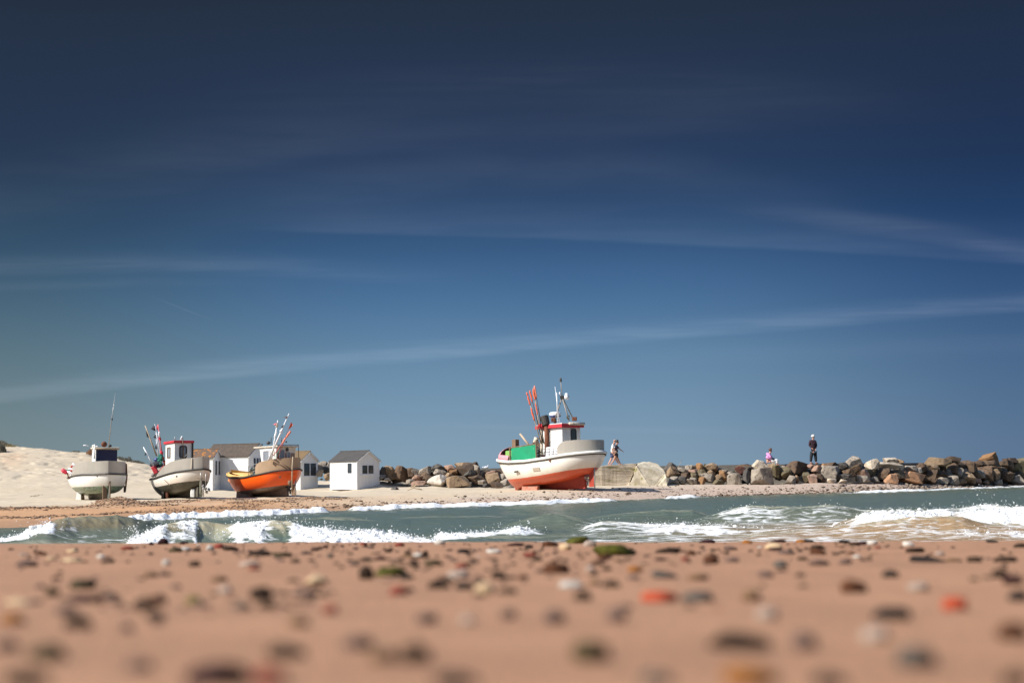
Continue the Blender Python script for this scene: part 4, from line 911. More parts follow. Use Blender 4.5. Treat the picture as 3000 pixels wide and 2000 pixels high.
# ------------------------------------------------------------------ the cream and grey boat with the red roof
B = Boat('fishing_boat', 526, 78.0, R(27), 5.4, 1.18, 'cream boat with dark hull bottom, grey bulwark and small red-roofed wheelhouse', z0=.42, pitch=.045)
T = B.T
B.hull([(0, 1.22), (.2, 1.14), (.4, 1.16), (.6, 1.26), (.8, 1.38), (1, 1.46)], [(0, .05), (.2, .12), (.4, .16), (.6, .22), (.8, .34), (.92, .45), (1, .58)],
       [(0, .62), (.3, .64), (.6, .70), (.8, .78), (1, .84)], 'hull_cream_dark', rake=1.0, ctr=.5, sn=2.7, sm=1.2)
B.rail('rub_strip', 'black_rubber', .05, -.03, .02); B.deck('cream_paint', .2)
B.bulwark(.40, [(.40, .06), (.46, .25), (.55, .46), (.7, .60), (1, .62)], 'grey_steel', .04, .05)
MB().tube([B.edge(.93, -1, .0, .0), B.edge(.93, -1, .60, -.03)], .03, 6).build('seam', 'cream_paint', B.root)
B.fin('hull_keel_dark' if 'hull_keel_dark' in MATS else mat('hull_keel_dark', (.05, .045, .035), (.09, .075, .05), 4, .8), -2.0, 2.3, .2, .5)
MB().box(T, 2.38, 2.48, -.06, .06, -.02, 1.0).build('stern_post', mat('post_olive', (.19, .19, .14), (.13, .13, .09), 6, .7), B.root, bevel=.02)
B.rudder('hull_keel_dark', 2.7, .5, .3); B.propeller('bright_metal', 2.55, .32, .18, .3)
wh = MB().box(T, -.72, .35, -.50, .58, 1.1, 2.98, .0, .0).build('wheelhouse', 'white_paint', B.root, bevel=.02)
roof = MB().box(T, -.82, .42, -.58, .66, 2.98, 3.12).build('roof', 'red_paint', B.root, bevel=.03)
face_window(T, .345, .345, -.22, .24, 2.15, 2.84, 1, wh, 'black_rubber', 'bright_glass', .07, .13)
MB().box(T, .375, .395, -.02, .04, 2.2, 2.79).build('window_post', 'black_rubber', wh)
face_window(T, -.5, -.1, -.495, -.495, 2.2, 2.8, -1, wh, 'brown_wood', 'bright_glass', .06, .05)
MB().box(T, .36, .42, .52, .60, 1.2, 2.98).build('corner_trim', 'black_rubber', wh)
D2 = 77.6
MB().tube([P(538, 1340, D2), P(535, 1281, D2)], [.03, .022], 6).build('mast', 'brown_wood', B.root, True)
mb = MB(); mb.ball(P(533, 1280, D2), .06, 2); mb.ball(P(530, 1285, D2), .05, 2); mb.build('lamp', 'white_plastic', B.root, True)
MB().tube([P(513, 1290, D2), P(512, 1279, D2)], .015, 6).build('antenna', 'bright_metal', B.root, True)
MB().tube([P(541, 1338, D2 - .6), P(549, 1330, D2 - .6)], .018, 5).build('wiper', 'dark_metal', B.root)
for x, w_ in ((479, .10), (491, .09)): MB().box(lambda a, b_, c_, x=x: P(x, 1456, 77.6) + Vector((a, b_, c_)), -w_ * .7, w_ * .7, -.2, .2, -.12, .28).build('support_block', 'rust' if x > 485 else 'dark_metal', B.root, bevel=.02)
for x in (562, 567): MB().lathe(P(x, 1455, 76.4), [(.07, 0), (.08, .2), (.06, .42)], 10).build('chock', 'white_paint', B.root)
MB().box(lambda a, b_, c_: P(575, 1452, 76.9) + Vector((a, b_, c_)), -.12, .10, -.2, .2, -.1, .2).build('wheel_chock', 'black_rubber', B.root, bevel=.04)
MB().lathe(P(518, 1395, 75.6), [(0, 0), (.05, 0), (.05, .03), (0, .03)], 10, (-.4, -1, 0)).build('hawse_hole', 'black_rubber', B.root)
MB().tube([P(477, 1401, 77), P(498, 1421, 76.2)], .018, 5).build('rope', 'brown_wood', B.root)
mb = MB(); mb.tube([P(588, 1384, 75.6), P(589, 1402, 75.6), P(590, 1430, 76), P(587, 1440, 76)], .025, 6); mb.tube([P(603, 1388, 75.8), P(602, 1425, 76), P(594, 1436, 76)], .02, 6); mb.tube([P(589, 1424, 76), P(601, 1425, 76)], .02, 6); mb.build('ladder', 'bright_metal', B.root, True)
scribble(P(582.5, 1402.5, 75.1), Vector((1, .12, .02)), .16, .09, 'name_ink', B.root)
scribble(P(594, 1402, 75.35), Vector((1, .45, .02)), .18, .09, 'name_ink', B.root)
# gear heaped at the raked end
mb = MB(); rr = random.Random(3)
for _ in range(26): mb.ball(P(455 + rr.uniform(-8, 16), 1387 + rr.uniform(-5, 6), 79.6 + rr.uniform(-.4, .4)), rr.uniform(.05, .13), 1)
mb.build('net_heap', mat('gear_grey', (.13, .12, .11), (.45, .42, .38), 12, .9), B.root, True)
MB().box(lambda a, b_, c_: P(454, 1376, 79.2) + Vector((a * .85 + c_ * -.45, b_, c_ * .9 + a * .35)), -.13, .13, -.15, .15, -.22, .22).build('red_drum', 'red_paint', B.root, bevel=.03)
MB().ball(P(469, 1383, 79.4), .11, 2, 1, 1, 1.2).build('float', 'rust', B.root, True)
mb = MB()
for _ in range(20): mb.ball(P(468 + rr.uniform(-5, 6), 1345 + rr.uniform(-12, 14), 78.9 + rr.uniform(-.2, .2)), rr.uniform(.06, .11), 1)
mb.build('green_net_bundle', 'green_net', B.root, True)
mb = MB()
for _ in range(26):
    u = rr.random(); mb.ball(P(476 + 6 * math.sin(u * 3) - 8 * max(0, u - .6) * 2, 1340 + u * 38, 79 + rr.uniform(-.2, .2)), rr.uniform(.05, .10), 1)
mb.build('red_net_bundle', 'red_net', B.root, True)
mb = MB(); cloth(mb, P(463, 1338, 79), P(455, 1350, 79), P(449, 1346, 79), .05); mb.ball(P(457, 1346, 79), .12, 1, 1.2, .6, 1); mb.build('blue_sack', 'blue_plastic', B.root, True)
MB().ball(P(458, 1361, 79.6), .30, 2, 1.3, .8, .6).build('dark_tarp', 'black_cloth', B.root, True)
G2 = 'marker poles with dark flags in the red-roofed boat'
D3 = 79.0
marker_pole(P(459, 1335, D3), P(425, 1246, D3), 'pale wooden marker pole tilted left with two black flags beside it', 'pale_wood', .045, [(.70, .86, (-4, 12), 'black_cloth'), (.60, .72, (-9, 2), 'black_cloth')], group=G2)
marker_pole(P(450, 1365, D3), P(420, 1309, D3), 'low white pole slanting left with one small dark flag, beside the red drum', 'white_plastic', .045, [(.62, .76, (-6, 8), 'black_cloth')], group=G2)
marker_pole(P(473, 1345, D3), P(453, 1242, D3), 'marker pole flying the biggest black flag at its top', 'white_plastic', .032, [(.80, .985, (-14, 3), 'black_cloth')], group=G2)
marker_pole(P(476, 1350, D3), P(463, 1242, D3), 'marker pole wrapped in red and white with a red top flag', 'pinkred_cloth', .04, [(.84, .99, (-7, 4), 'red_cloth')], [(.56, .64, 'red_cloth', .075), (.66, .80, 'white_plastic', .06), (.16, .28, 'red_cloth', .09)], group=G2)
marker_pole(P(464, 1345, D3), P(456, 1270, D3), 'short white marker pole with two black flags close together, between taller poles', 'white_plastic', .03, [(.82, .99, (-8, 4), 'black_cloth'), (.40, .62, (-7, 6), 'black_cloth')], group=G2)
marker_pole(P(477, 1340, D3 + .2), P(465, 1262, D3 + .2), 'thin bare dark marker pole behind the red and white wrapped one', 'dark_metal', .025, [(.70, .78, (-5, 4), 'red_cloth')], group=G2)

# ------------------------------------------------------------------ the orange boat
B = Boat('fishing_boat', 771, 80.0, R(42), 5.6, 1.36, 'bright orange fishing boat with brown bulwark and yellow rim, in front of the huts', z0=.38, pitch=.022)
T = B.T
B.hull([(0, 1.46), (.12, 1.32), (.3, 1.17), (.5, 1.17), (.7, 1.30), (.85, 1.44), (1, 1.52)], [(0, .10), (.15, .08), (.3, .12), (.5, .20), (.7, .32), (.85, .48), (1, .60)],
       [(0, .36), (.2, .36), (.45, .40), (.7, .52), (1, .66)], 'hull_orange', rake=1.15, ctr=.5, sn=2.9, sm=1.25)
B.rail('rub_strip', 'black_rubber', .045, -.05, .03); MB().tube([B.edge(t, -1, .03, -.01) for t in np.linspace(.56, .0, 22)] + [B.edge(t, 1, .03, -.01) for t in np.linspace(.02, .6, 20)], .055, 8).build('gunwale', 'yellow_paint', B.root, True)
B.deck('yellow_paint', .3)
B.bulwark(.64, [(.64, .42), (.66, .56), (.70, .62), (.8, .64), (1, .60)], 'tan_steel', .05, .05)
# yellow inner coaming of the raked end
mb = MB(); vs = []; us = np.linspace(.01, .34, 12)
for u in us: vs += [B.edge(u, -1, .06, -.04), B.edge(u, 1, .06, -.04), B.edge(u, 1, .20, -.16), B.edge(u, -1, .12, -.16)]
o = mb.add(vs, [(4 * i + j, 4 * i + (j + 1) % 4, 4 * i + 4 + (j + 1) % 4, 4 * i + 4 + j) for i in range(len(us) - 1) for j in (1, 3)]).build('coaming', 'yellow_paint', B.root, True)
mb = MB(); vs = []; us = np.linspace(.02, .30, 10)
for u in us:
    for k in range(7):
        a = k / 6; w_ = max(.05, B.b * B.f(u) - .12); vs.append(T(-B.L / 2 + B.L * u, w_ * (-.1 + 1.1 * a), B.zr(u) + .04 + .12 * math.sin(math.pi * a * .85) * ss(0, .15, u)))
mb.add(vs, [(i * 7 + k, i * 7 + k + 1, i * 7 + 8 + k, i * 7 + 7 + k) for i in range(len(us) - 1) for k in range(6)])
o = mb.build('fore_deck', 'yellow_paint', B.root, True); o.modifiers.new('Solid', 'SOLIDIFY').thickness = .03
MB().tube([T(-1.45, .3, 1.50), T(-1.0, .2, 1.58), T(-.45, .2, 1.56), T(.1, .1, 1.40)], .05, 8).build('dark_hose', 'black_rubber', B.root, True)
mb = MB(); rr = random.Random(5)
for _ in range(30): mb.ball(P(744 + rr.uniform(-10, 8), 1383 + rr.uniform(-14, 9), 79.4 + rr.uniform(-.3, .3)), rr.uniform(.03, .075), 1)
mb.build('net_heap', mat('teal_net', (.05, .14, .15), (.22, .19, .17), 14, .9), B.root, True)
mb = MB(); mb.tube([P(727, 1366, 79.6), P(728, 1392, 79.6)], .012, 5); mb.tube([P(727, 1366, 79.6), P(752, 1366, 79.6)], .012, 5); mb.tube([P(740, 1366, 79.6), P(740, 1388, 79.6)], .012, 5); mb.build('net_rail', 'dark_metal', B.root)
B.fin('hull_keel_brown' if 'hull_keel_brown' in MATS else mat('hull_keel_brown', (.12, .075, .055), (.20, .14, .11), 4, .8), -1.7, 2.0, .18, .5)
MB().box(T, -1.3, -.2, -.85, -.6, .02, .38, .0, .03).build('bilge_keel', 'hull_keel_brown', B.root, bevel=.02)
B.rudder('brown_wood', 2.62, .72, .3); B.propeller('dark_metal', 2.2, .34, .22)
MB().lathe(P(849, 1422, 77.9), [(.04, 0), (.10, .05), (.12, .18), (.08, .28)], 10).build('stern_gland', 'brown_wood', B.root, True)
MB().tube([P(858, 1337, 77.6), P(856, 1370, 77.5), P(855, 1445, 77.6)], [.03, .035, .03], 7).build('stern_rope', 'pale_wood', B.root, True)
mb = MB(); mb.tube([P(797, 1346, 77.6), P(842, 1374, 77.45)], .035, 6); mb.tube([P(811, 1344, 77.6), P(851, 1374, 77.4)], .035, 6); mb.build('fender_bars', 'brown_wood', B.root, True)
# tapered wheelhouse, wider at the roof
wb = mat('wheelhouse_tan', (.38, .27, .20), (.30, .21, .15), 4, .7)
Tm = lambda x, y, z: T(x, y, z)
wh = MB().box(Tm, .62, 1.75, -.62, .62, 1.45, 2.72, -.12, -.12).build('wheelhouse', 'white_paint', B.root, bevel=.02)
MB().box(Tm, 1.79, 1.84, -.60, .62, 1.85, 2.72, -.0, -.1).build('end_panel', wb, wh, bevel=.01)
roof = MB().box(Tm, .10, 2.05, -.82, .82, 2.72, 2.80).build('roof', 'cream_paint', B.root, bevel=.02)
mb = MB(); mb.tube([T(2.0, -.8, 2.83), T(2.0, .8, 2.85)], .02, 6); mb.tube([T(2.0, .78, 2.85), T(1.98, .85, 1.9)], .018, 6); mb.build('roof_rail', 'dark_metal', roof, True)
face_window(T, .78, 1.35, -.70, -.70, 1.95, 2.60, -1, wh, 'white_plastic', 'bright_glass', .06, .03, .06)
face_window(T, 1.85, 1.85, .06, .34, 1.98, 2.48, 1, wh, 'white_plastic', 'bright_glass', .03, .02, .02)
face_window(T, 1.85, 1.85, -.50, -.10, 1.95, 2.60, 1, wh, 'white_plastic', 'bright_glass', .03, .02, .02)
MB().box(T, 1.85, 1.93, -.02, .12, 2.5, 2.68).build('speaker', 'dark_metal', wh)
mb = MB(); mb.tube([P(806, 1340, 78.4), P(802, 1310, 78.4), P(806, 1300, 78.4)], .02, 6); mb.tube([P(812, 1338, 78.2), P(822, 1305, 78.2)], .016, 6); mb.build('cable', 'green_net', B.root)
for x, y, r_ in ((786, 1297, .11), (767, 1302, .06), (838, 1294, .06)): MB().ball(P(x, y, 79), r_, 2, 1, 1, .9).build('lamp', 'dark_metal', B.root, True)
for x, y0, y1 in ((794, 1300, 1281), (825, 1297, 1281)): MB().tube([P(x, y0, 79), P(x, y1, 79)], .025, 6).build('antenna', 'dark_metal', B.root, True)
scribble(P(836, 1380.5, 77.0), Vector((1, -.55, .0)), .75, .06, 'name_ink_red', B.root)
MB().lathe(P(821, 1397, 77.35), [(0, 0), (.05, 0), (.05, .03), (0, .03)], 10, (-.6, -.8, 0)).build('hawse_hole', 'black_rubber', B.root)
G3 = 'marker poles leaning across the orange boat'
D4 = 77.9
marker_pole(P(786, 1348, D4), P(847, 1211, D4), 'tallest white marker pole leaning right over the orange boat, two small dark flags', 'white_plastic', .055, [(.90, .95, (-11, 1), 'rust'), (.70, .77, (-9, 4), 'black_cloth')], [(.60, .64, 'white_plastic', .11)], group=G3)
marker_pole(P(795, 1345, D4), P(814, 1231, D4), 'steep white marker pole with a pink and white flag above the orange boat', 'white_plastic', .05, [(.86, .95, (-12, 1), 'pinkred_cloth')], [(.82, .92, 'cream_paint', .08), (.55, .72, 'white_plastic', .065)], group=G3)
marker_pole(P(812, 1345, D4 + .3), P(853, 1236, D4 + .3), 'thin red marker pole with an orange flag at its tip, right over the orange boat', 'red_net', .018, [(.80, .99, (10, -2), 'orange_cloth')], group=G3)
marker_pole(P(800, 1335, D4), P(852, 1262, D4), 'short marker pole sheathed in salmon pink slanting over the orange boat roof', 'pinkred_cloth', .025, [], [(.50, .74, 'orange_pale', .06), (.74, 1.0, 'orange_pale', .065)], group=G3)

# ------------------------------------------------------------------ huts
def hut(px, d, alpha, G, Ln, wall_h, rise, roof_m, label, z0, wins=(), side_win=None, skid=.12, oh=.08):
    """the gable faces right-front; px, d = the corner between gable and lit side wall. x runs back along the lit wall, y along the gable"""
    alpha += math.atan((1500 - px) / FPX); p = P(px, 1430, d); o = Vector((p.x, d, z0)); g = Vector((math.sin(alpha), -math.cos(alpha), 0)); t = Vector((math.cos(alpha), math.sin(alpha), 0))
    T = lambda x, y, z: o - g * x + t * y + UP * z
    root = empty('beach_hut', o, label, 'hut', 'white beach huts behind the boats'); z1 = wall_h + skid
    vs = [T(0, 0, skid), T(0, G, skid), T(0, G, z1), T(0, G / 2, z1 + rise), T(0, 0, z1), T(Ln, 0, skid), T(Ln, G, skid), T(Ln, G, z1), T(Ln, G / 2, z1 + rise), T(Ln, 0, z1)]
    fs = [(0, 1, 2, 3, 4), (9, 8, 7, 6, 5), (0, 4, 9, 5), (1, 6, 7, 2), (4, 3, 8, 9), (3, 2, 7, 8), (0, 5, 6, 1)]
    wall = MB().add(vs, fs).build('wall', 'hut_white', root)
    mb = MB(); th = .05; k = rise / (G / 2)
    for sgn in (0, 1):
        y0, y1 = (-oh, G / 2) if sgn == 0 else (G + oh, G / 2); za, zb_ = z1 - k * oh + .012, z1 + rise + .012
        pts = [T(-oh, y0, za), T(Ln + oh, y0, za), T(Ln + oh, y1, zb_), T(-oh, y1, zb_)]
        mb.slab(pts, UP, th)
    rf = mb.build('roof', roof_m, root)
    mb = MB()
    for sgn in (0, 1):
        y0, y1 = (-oh - .01, G / 2) if sgn == 0 else (G + oh + .01, G / 2)
        mb.slab([T(-oh - .004, y0, z1 - k * oh - .07), T(-oh - .004, y1, z1 + rise - .06), T(-oh - .004, y1, z1 + rise + .02), T(-oh - .004, y0, z1 - k * oh + .01)], g, .025)
    mb.build('barge_board', 'hut_white', rf)
    MB().tube([T(-oh - .02, G / 2, z1 + rise + .055), T(Ln + oh + .02, G / 2, z1 + rise + .055)], .045, 6).build('ridge_cap', roof_m, rf)
    mb = MB()
    for y in (.2, G - .35): mb.box(T, -.05, Ln, y, y + .16, -.05, skid)
    mb.box(T, .25, .5, .1, G - .1, -.06, skid - .02); mb.build('skid', 'rust' if skid > .15 else 'brown_wood', root)
    for (a, b, lo_, hi_, cols) in wins:
        f = face_window(T, 0, 0, a * G, b * G, lo_ + skid, hi_ + skid, -1, wall, 'white_plastic', 'glass', .045, .012, .03)
        mb = MB(); n = cols[0]
        for c in range(1, n): yy = a * G + (b - a) * G * c / n; mb.box(T, -.034, -.012, yy - .03, yy + .03, lo_ + skid + .04, hi_ + skid - .04)
        for c in range(1, cols[1]): zz = lo_ + skid + (hi_ - lo_) * c / cols[1]; mb.box(T, -.036, -.013, a * G + .04, b * G - .04, zz - .025, zz + .025)
        if mb.v: mb.build('glazing_bar', 'white_plastic', f)
        if cols[2]: MB().box(T, -.055, -.031, a * G + (b - a) * G * .08, a * G + (b - a) * G * .42, lo_ + skid + .05, hi_ + skid - .05).build('curtain', 'cream_paint', f) if cols[2] == 2 else None
        MB().box(T, -.07, .0, a * G - .04, b * G + .04, lo_ + skid - .07, lo_ + skid - .005).build('sill', 'white_plastic', f)
    if side_win:
        a, b, lo_, hi_ = side_win; f = face_window(T, a, b, 0, 0, lo_ + skid, hi_ + skid, -1, wall, 'white_plastic', 'glass', .04, .012, .03)
    return root, T
H1, HT = hut(1046, 94, R(45), 2.12, 2.55, 1.86, .64, 'roof_felt', 'free-standing white hut with grey felt roof and two small windows, rightmost of the huts', .44,
       [(.20, .74, .98, 1.62, (2, 1, 1))], (.42, .90, 1.02, 1.76), .22)
hut(727, 98, R(61), 2.95, 3.5, 2.32, .84, 'roof_wood', 'largest white hut with weathered brown roof and many-paned window, behind the orange boat', .58,
       [(.22, .78, .85, 2.25, (4, 3, 0))], None, .10)
hut(623, 97, R(73), 2.0, 3.0, 2.36, .55, 'roof_lichen', 'narrow white hut with orange lichen on its roof, half behind the red-roofed boat', .46,
       [(.22, .50, 1.15, 2.20, (1, 1, 0)), (.58, .86, 1.15, 2.20, (1, 1, 0))], None, .10)
hut(880, 97, R(56), 2.15, 2.5, 2.05, .62, 'roof_ochre', 'white hut with ochre roof and two tall windows, right behind the orange boat', .47,
       [(.16, .90, 1.0, 1.94, (2, 1, 1))], None, .10)
MB().lathe(P(815, 1304, 97), [(.0, 0), (.05, .02), (.07, .10), (0, .12)], 10, (0.5, -1, -.3)).build('x', 'dark_metal') if False else None

# ------------------------------------------------------------------ breakwater wall and the old concrete block
mat('concrete', (.20, .185, .16), (.12, .11, .095), 1.2, .9, .4, 14, stretch=(1, 1, 2.5))
mat('bunker', (.70, .60, .46), (.36, .29, .21), 1.6, .95, .9, 6, stretch=(.35, .35, 3.6), spots=((.17, .15, .05), 1.3, .60))
mat('bunker_end', (.58, .51, .39), (.32, .27, .19), 2.2, .95, 1.0, 5, spots=((.25, .23, .08), 1.5, .62))
wl_ = [(1060, 98.5), (1440, 97), (1900, 97), (2300, 97), (2550, 100), (2750, 105), (2900, 110), (3050, 116), (3400, 128)]
vs = []; top = .64 + CAMZ
for px, d in wl_:
    x = float(Px(px, 1370.0, d)); vs += [(x, d, -.6), (x, d, top), (x + .1, d + 2.4, top), (x + .1, d + 2.4, -.6)]
n = len(wl_); mb = MB().add(vs, [(4 * i + j, 4 * i + (j + 1) % 4, 4 * i + 4 + (j + 1) % 4, 4 * i + 4 + j) for i in range(n - 1) for j in range(4)] + [(0, 1, 2, 3), tuple(4 * n - 4 + j for j in (3, 2, 1, 0))])
o = mb.build('breakwater_wall', 'concrete', None); tag(o, 'long grey concrete breakwater wall running behind the boulders', 'wall')
# block: a long plank-marked side and a rough sloping end
fr = [(1738, 1428), (1740, 1376), (1762, 1366), (1800, 1362), (1850, 1358), (1867, 1367), (1838, 1428)]
def bx(px, py, d): return P(px, py, d)
root = empty('concrete_block', P(1850, 1425, 91.5), 'weathered pale concrete block with plank marks, just right of the big boat', 'concrete block')
front = [bx(1720, 1434, 90.0), bx(1722, 1372, 90.0), bx(1764, 1364.5, 90.0), bx(1866, 1357, 90.6), bx(1838, 1432, 90.4)]
back = [p + Vector((.5, 4.6, 0)) for p in front]; k = len(front)
for i in (0, 4): back[i].z = front[i].z
bm = bmesh.new()
mbk = MB().add(front + back, [tuple(range(k)), tuple(range(2 * k - 1, k - 1, -1))] + [(i, i + k, (i + 1) % k + k, (i + 1) % k) for i in range(k)])
def rough(o, cuts, amp, sc):
    bm = bmesh.new(); bm.from_mesh(o.data); bmesh.ops.subdivide_edges(bm, edges=bm.edges, cuts=cuts, use_grid_fill=True)
    bmesh.ops.triangulate(bm, faces=bm.faces); bm.normal_update()
    for v in bm.verts: v.co += v.normal * (mnoise.noise(v.co * sc) + .5 * mnoise.noise(v.co * sc * 3)) * amp
    bm.to_mesh(o.data); bm.free()
o = mbk.build('plank_marked_side', 'bunker', root); rough(o, 10, .05, 1.5)
e0 = [bx(1838, 1434, 90.2), bx(1866, 1366, 90.3), bx(1872, 1358, 90.9), bx(1905, 1354, 91.2), bx(1928, 1357, 91.2), bx(1944, 1376, 90.8), bx(1952, 1398, 90.3), bx(1956, 1430, 90.0)]
e1 = [p + Vector((-.2, 3.4, 0)) for p in e0]; k = len(e0)
o = MB().add(e0 + e1, [tuple(range(k)), tuple(range(2 * k - 1, k - 1, -1))] + [(i, i + k, (i + 1) % k + k, (i + 1) % k) for i in range(k)]).build('rough_end', 'bunker_end', root); rough(o, 9, .11, 1.1)

# ------------------------------------------------------------------ boulders
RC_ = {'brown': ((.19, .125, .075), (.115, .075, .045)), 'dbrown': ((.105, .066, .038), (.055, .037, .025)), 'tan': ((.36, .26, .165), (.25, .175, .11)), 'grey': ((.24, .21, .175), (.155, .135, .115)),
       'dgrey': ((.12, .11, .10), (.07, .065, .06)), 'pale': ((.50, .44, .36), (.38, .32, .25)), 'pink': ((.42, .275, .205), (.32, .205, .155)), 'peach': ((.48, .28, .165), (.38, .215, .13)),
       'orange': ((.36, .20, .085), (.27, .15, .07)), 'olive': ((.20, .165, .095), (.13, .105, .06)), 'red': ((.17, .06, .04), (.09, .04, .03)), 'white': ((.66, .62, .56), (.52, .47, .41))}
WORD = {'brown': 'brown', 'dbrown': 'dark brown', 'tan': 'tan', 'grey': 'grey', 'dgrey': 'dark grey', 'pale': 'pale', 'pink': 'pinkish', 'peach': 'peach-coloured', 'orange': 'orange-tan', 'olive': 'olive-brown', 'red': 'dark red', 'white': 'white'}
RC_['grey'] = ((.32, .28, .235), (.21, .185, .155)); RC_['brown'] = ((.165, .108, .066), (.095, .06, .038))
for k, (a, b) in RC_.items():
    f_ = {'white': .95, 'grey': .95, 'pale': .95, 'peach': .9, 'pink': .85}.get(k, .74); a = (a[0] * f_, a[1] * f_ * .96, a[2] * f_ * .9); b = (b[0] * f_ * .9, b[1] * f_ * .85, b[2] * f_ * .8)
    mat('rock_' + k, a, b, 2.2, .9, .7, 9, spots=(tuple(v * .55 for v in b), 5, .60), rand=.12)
def rock_mesh(name, w, dp, h, seed, blunt=.5, n=7):
    """a block of granite: a skewed box broken along random planes"""
    rr = random.Random(seed); bm = bmesh.new(); bmesh.ops.create_cube(bm, size=2)
    for v in bm.verts: v.co *= rr.uniform(.8, 1.1)
    bmesh.ops.rotate(bm, verts=bm.verts, cent=(0, 0, 0), matrix=Matrix.Rotation(rr.uniform(-.5, .5), 3, 'Y') @ Matrix.Rotation(rr.uniform(-.7, .7), 3, 'Z') @ Matrix.Rotation(rr.uniform(-.35, .35), 3, 'X'))
    for k in range(n + (5 if blunt < .28 else 0)):
        nv = Vector((rr.gauss(0, 1), rr.gauss(0, 1) - .35, rr.gauss(0, .9) + .25)).normalized()
        r = bmesh.ops.bisect_plane(bm, geom=bm.verts[:] + bm.edges[:] + bm.faces[:], plane_co=nv * rr.uniform(.60, 1.0), plane_no=nv, clear_outer=True)
        ed = [e for e in r['geom_cut'] if isinstance(e, bmesh.types.BMEdge)]
        if ed: bmesh.ops.contextual_create(bm, geom=ed)
    for ax, sz in ((0, w), (1, dp), (2, h)):
        lo_ = min(v.co[ax] for v in bm.verts); hi_ = max(v.co[ax] for v in bm.verts)
        for v in bm.verts: v.co[ax] = ((v.co[ax] - lo_) / (hi_ - lo_) - .5) * sz
    bmesh.ops.bevel(bm, geom=list(bm.edges), offset=min(w, h) * .03, segments=1, affect='EDGES', profile=.6)
    bmesh.ops.triangulate(bm, faces=bm.faces)
    for _ in range(2): bmesh.ops.subdivide_edges(bm, edges=[e for e in bm.edges if e.calc_length() > min(w, h) * .25], cuts=1); bmesh.ops.triangulate(bm, faces=bm.faces)
    bm.normal_update(); sc = 2.0 / max(w, .2); off = Vector((seed, 0, 0))
    for v in bm.verts: v.co += v.normal * (mnoise.noise(v.co * sc * 1.5 + off) * .035 + mnoise.noise(v.co * sc * 5 + off) * .018) * min(w, h)
    bmesh.ops.recalc_face_normals(bm, faces=bm.faces); me = bpy.data.meshes.new(name); bm.to_mesh(me); bm.free(); return me
def rock_d(px):   # the foot of the heap is a little in front of the wall
    return float(np.interp(px, [1100, 1440, 1960, 2300, 2500, 2650, 2750, 2850, 2930, 3010], [95.0, 94.2, 92.2, 93.4, 94.6, 98.0, 101.8, 104.8, 107.6, 110.4]))
ROCKS = []
def rock(px, py, w, h, col, label=None, dd=0.0, deep=.9, tilt=0.0, group='boulders along the breakwater', lm=None, blunt=.3):
    base = rock_d(px); rise = max(0.0, 1412 - py) / 44.0; d = base + .3 + rise * .95 + dd
    c = P(px, py, d + w / FPX * d * deep * .4); s = d / FPX; W, Hh = w * s * 1.1, h * s * 1.15
    me = rock_mesh('boulder', W, max(W, Hh) * deep, Hh, int(px * 7 + py), blunt); me.materials.append(MATS['rock_' + col])
    o = bpy.data.objects.new('boulder', me); o.location = c; o.rotation_euler = (random.uniform(-.08, .08), tilt, random.uniform(-.15, .15)); C.objects.link(o)
    ROCKS.append((o, px, py, w, h, col, label, lm)); o['category'] = 'boulder'; o['group'] = group
# hand-placed, from the photo; lm = a short name others can be told by
rock(1122, 1379, 20, 24, 'dgrey'); rock(1144, 1383, 36, 36, 'tan', 'tan half of the big split boulder right of the free-standing hut', lm='big split boulder'); rock(1173, 1388, 52, 44, 'brown', 'big brown boulder with shadowed foot, right of the free-standing hut', lm='big brown boulder by the hut')
rock(1120, 1396, 24, 12, 'grey'); rock(1137, 1404, 20, 10, 'pale'); rock(1205, 1386, 24, 28, 'brown'); rock(1217, 1384, 28, 22, 'grey'); rock(1246, 1379, 40, 24, 'grey')
rock(1284, 1375, 42, 30, 'dgrey'); rock(1290, 1386, 38, 22, 'grey'); rock(1202, 1410, 24, 13, 'grey', dd=-.3); rock(1222, 1402, 32, 20, 'pink'); rock(1248, 1398, 44, 26, 'brown'); rock(1229, 1415, 42, 13, 'pink', 'flat pinkish slab lying in the sand left of the white boulder', dd=-.3)
rock(1258, 1407, 26, 28, 'dbrown', dd=-.1); rock(1280, 1408, 52, 34, 'white', 'bright white boulder at the front of the heap between hut and big boat', dd=-.5, lm='bright white boulder', blunt=.2)
rock(1314, 1398, 46, 26, 'tan'); rock(1343, 1411, 74, 32, 'tan', 'wide flat tan boulder right of the white boulder', dd=-.4, lm='wide flat tan boulder'); rock(1364, 1376, 78, 40, 'dbrown', 'large dark brown boulder crowning the heap left of the big boat', deep=.6, lm='dark crowning boulder')
rock(1360, 1362, 56, 14, 'tan', dd=.2); rock(1321, 1371, 38, 18, 'pink'); rock(1394, 1375, 24, 28, 'grey'); rock(1376, 1389, 36, 24, 'dgrey'); rock(1399, 1403, 52, 28, 'brown'); rock(1444, 1386, 42, 16, 'pink'); rock(1444, 1401, 42, 32, 'tan', 'tan boulder just left of the big boat, above the low dark ones', dd=-.2, lm='tan boulder beside the big boat')
rock(1455, 1423, 38, 22, 'dbrown', dd=-.8); rock(1478, 1398, 32, 22, 'grey'); rock(1480, 1412, 32, 20, 'grey', dd=-.2); rock(1328, 1382, 24, 13, 'orange'); rock(1413, 1412, 26, 12, 'grey', dd=-.4); rock(1424, 1421, 18, 9, 'dgrey', dd=-.9); rock(1490, 1428, 34, 12, 'grey', dd=-1.2)
rock(1156, 1436, 22, 17, 'dgrey', 'small black rock alone in the sand right of the free-standing hut', dd=-3.4)
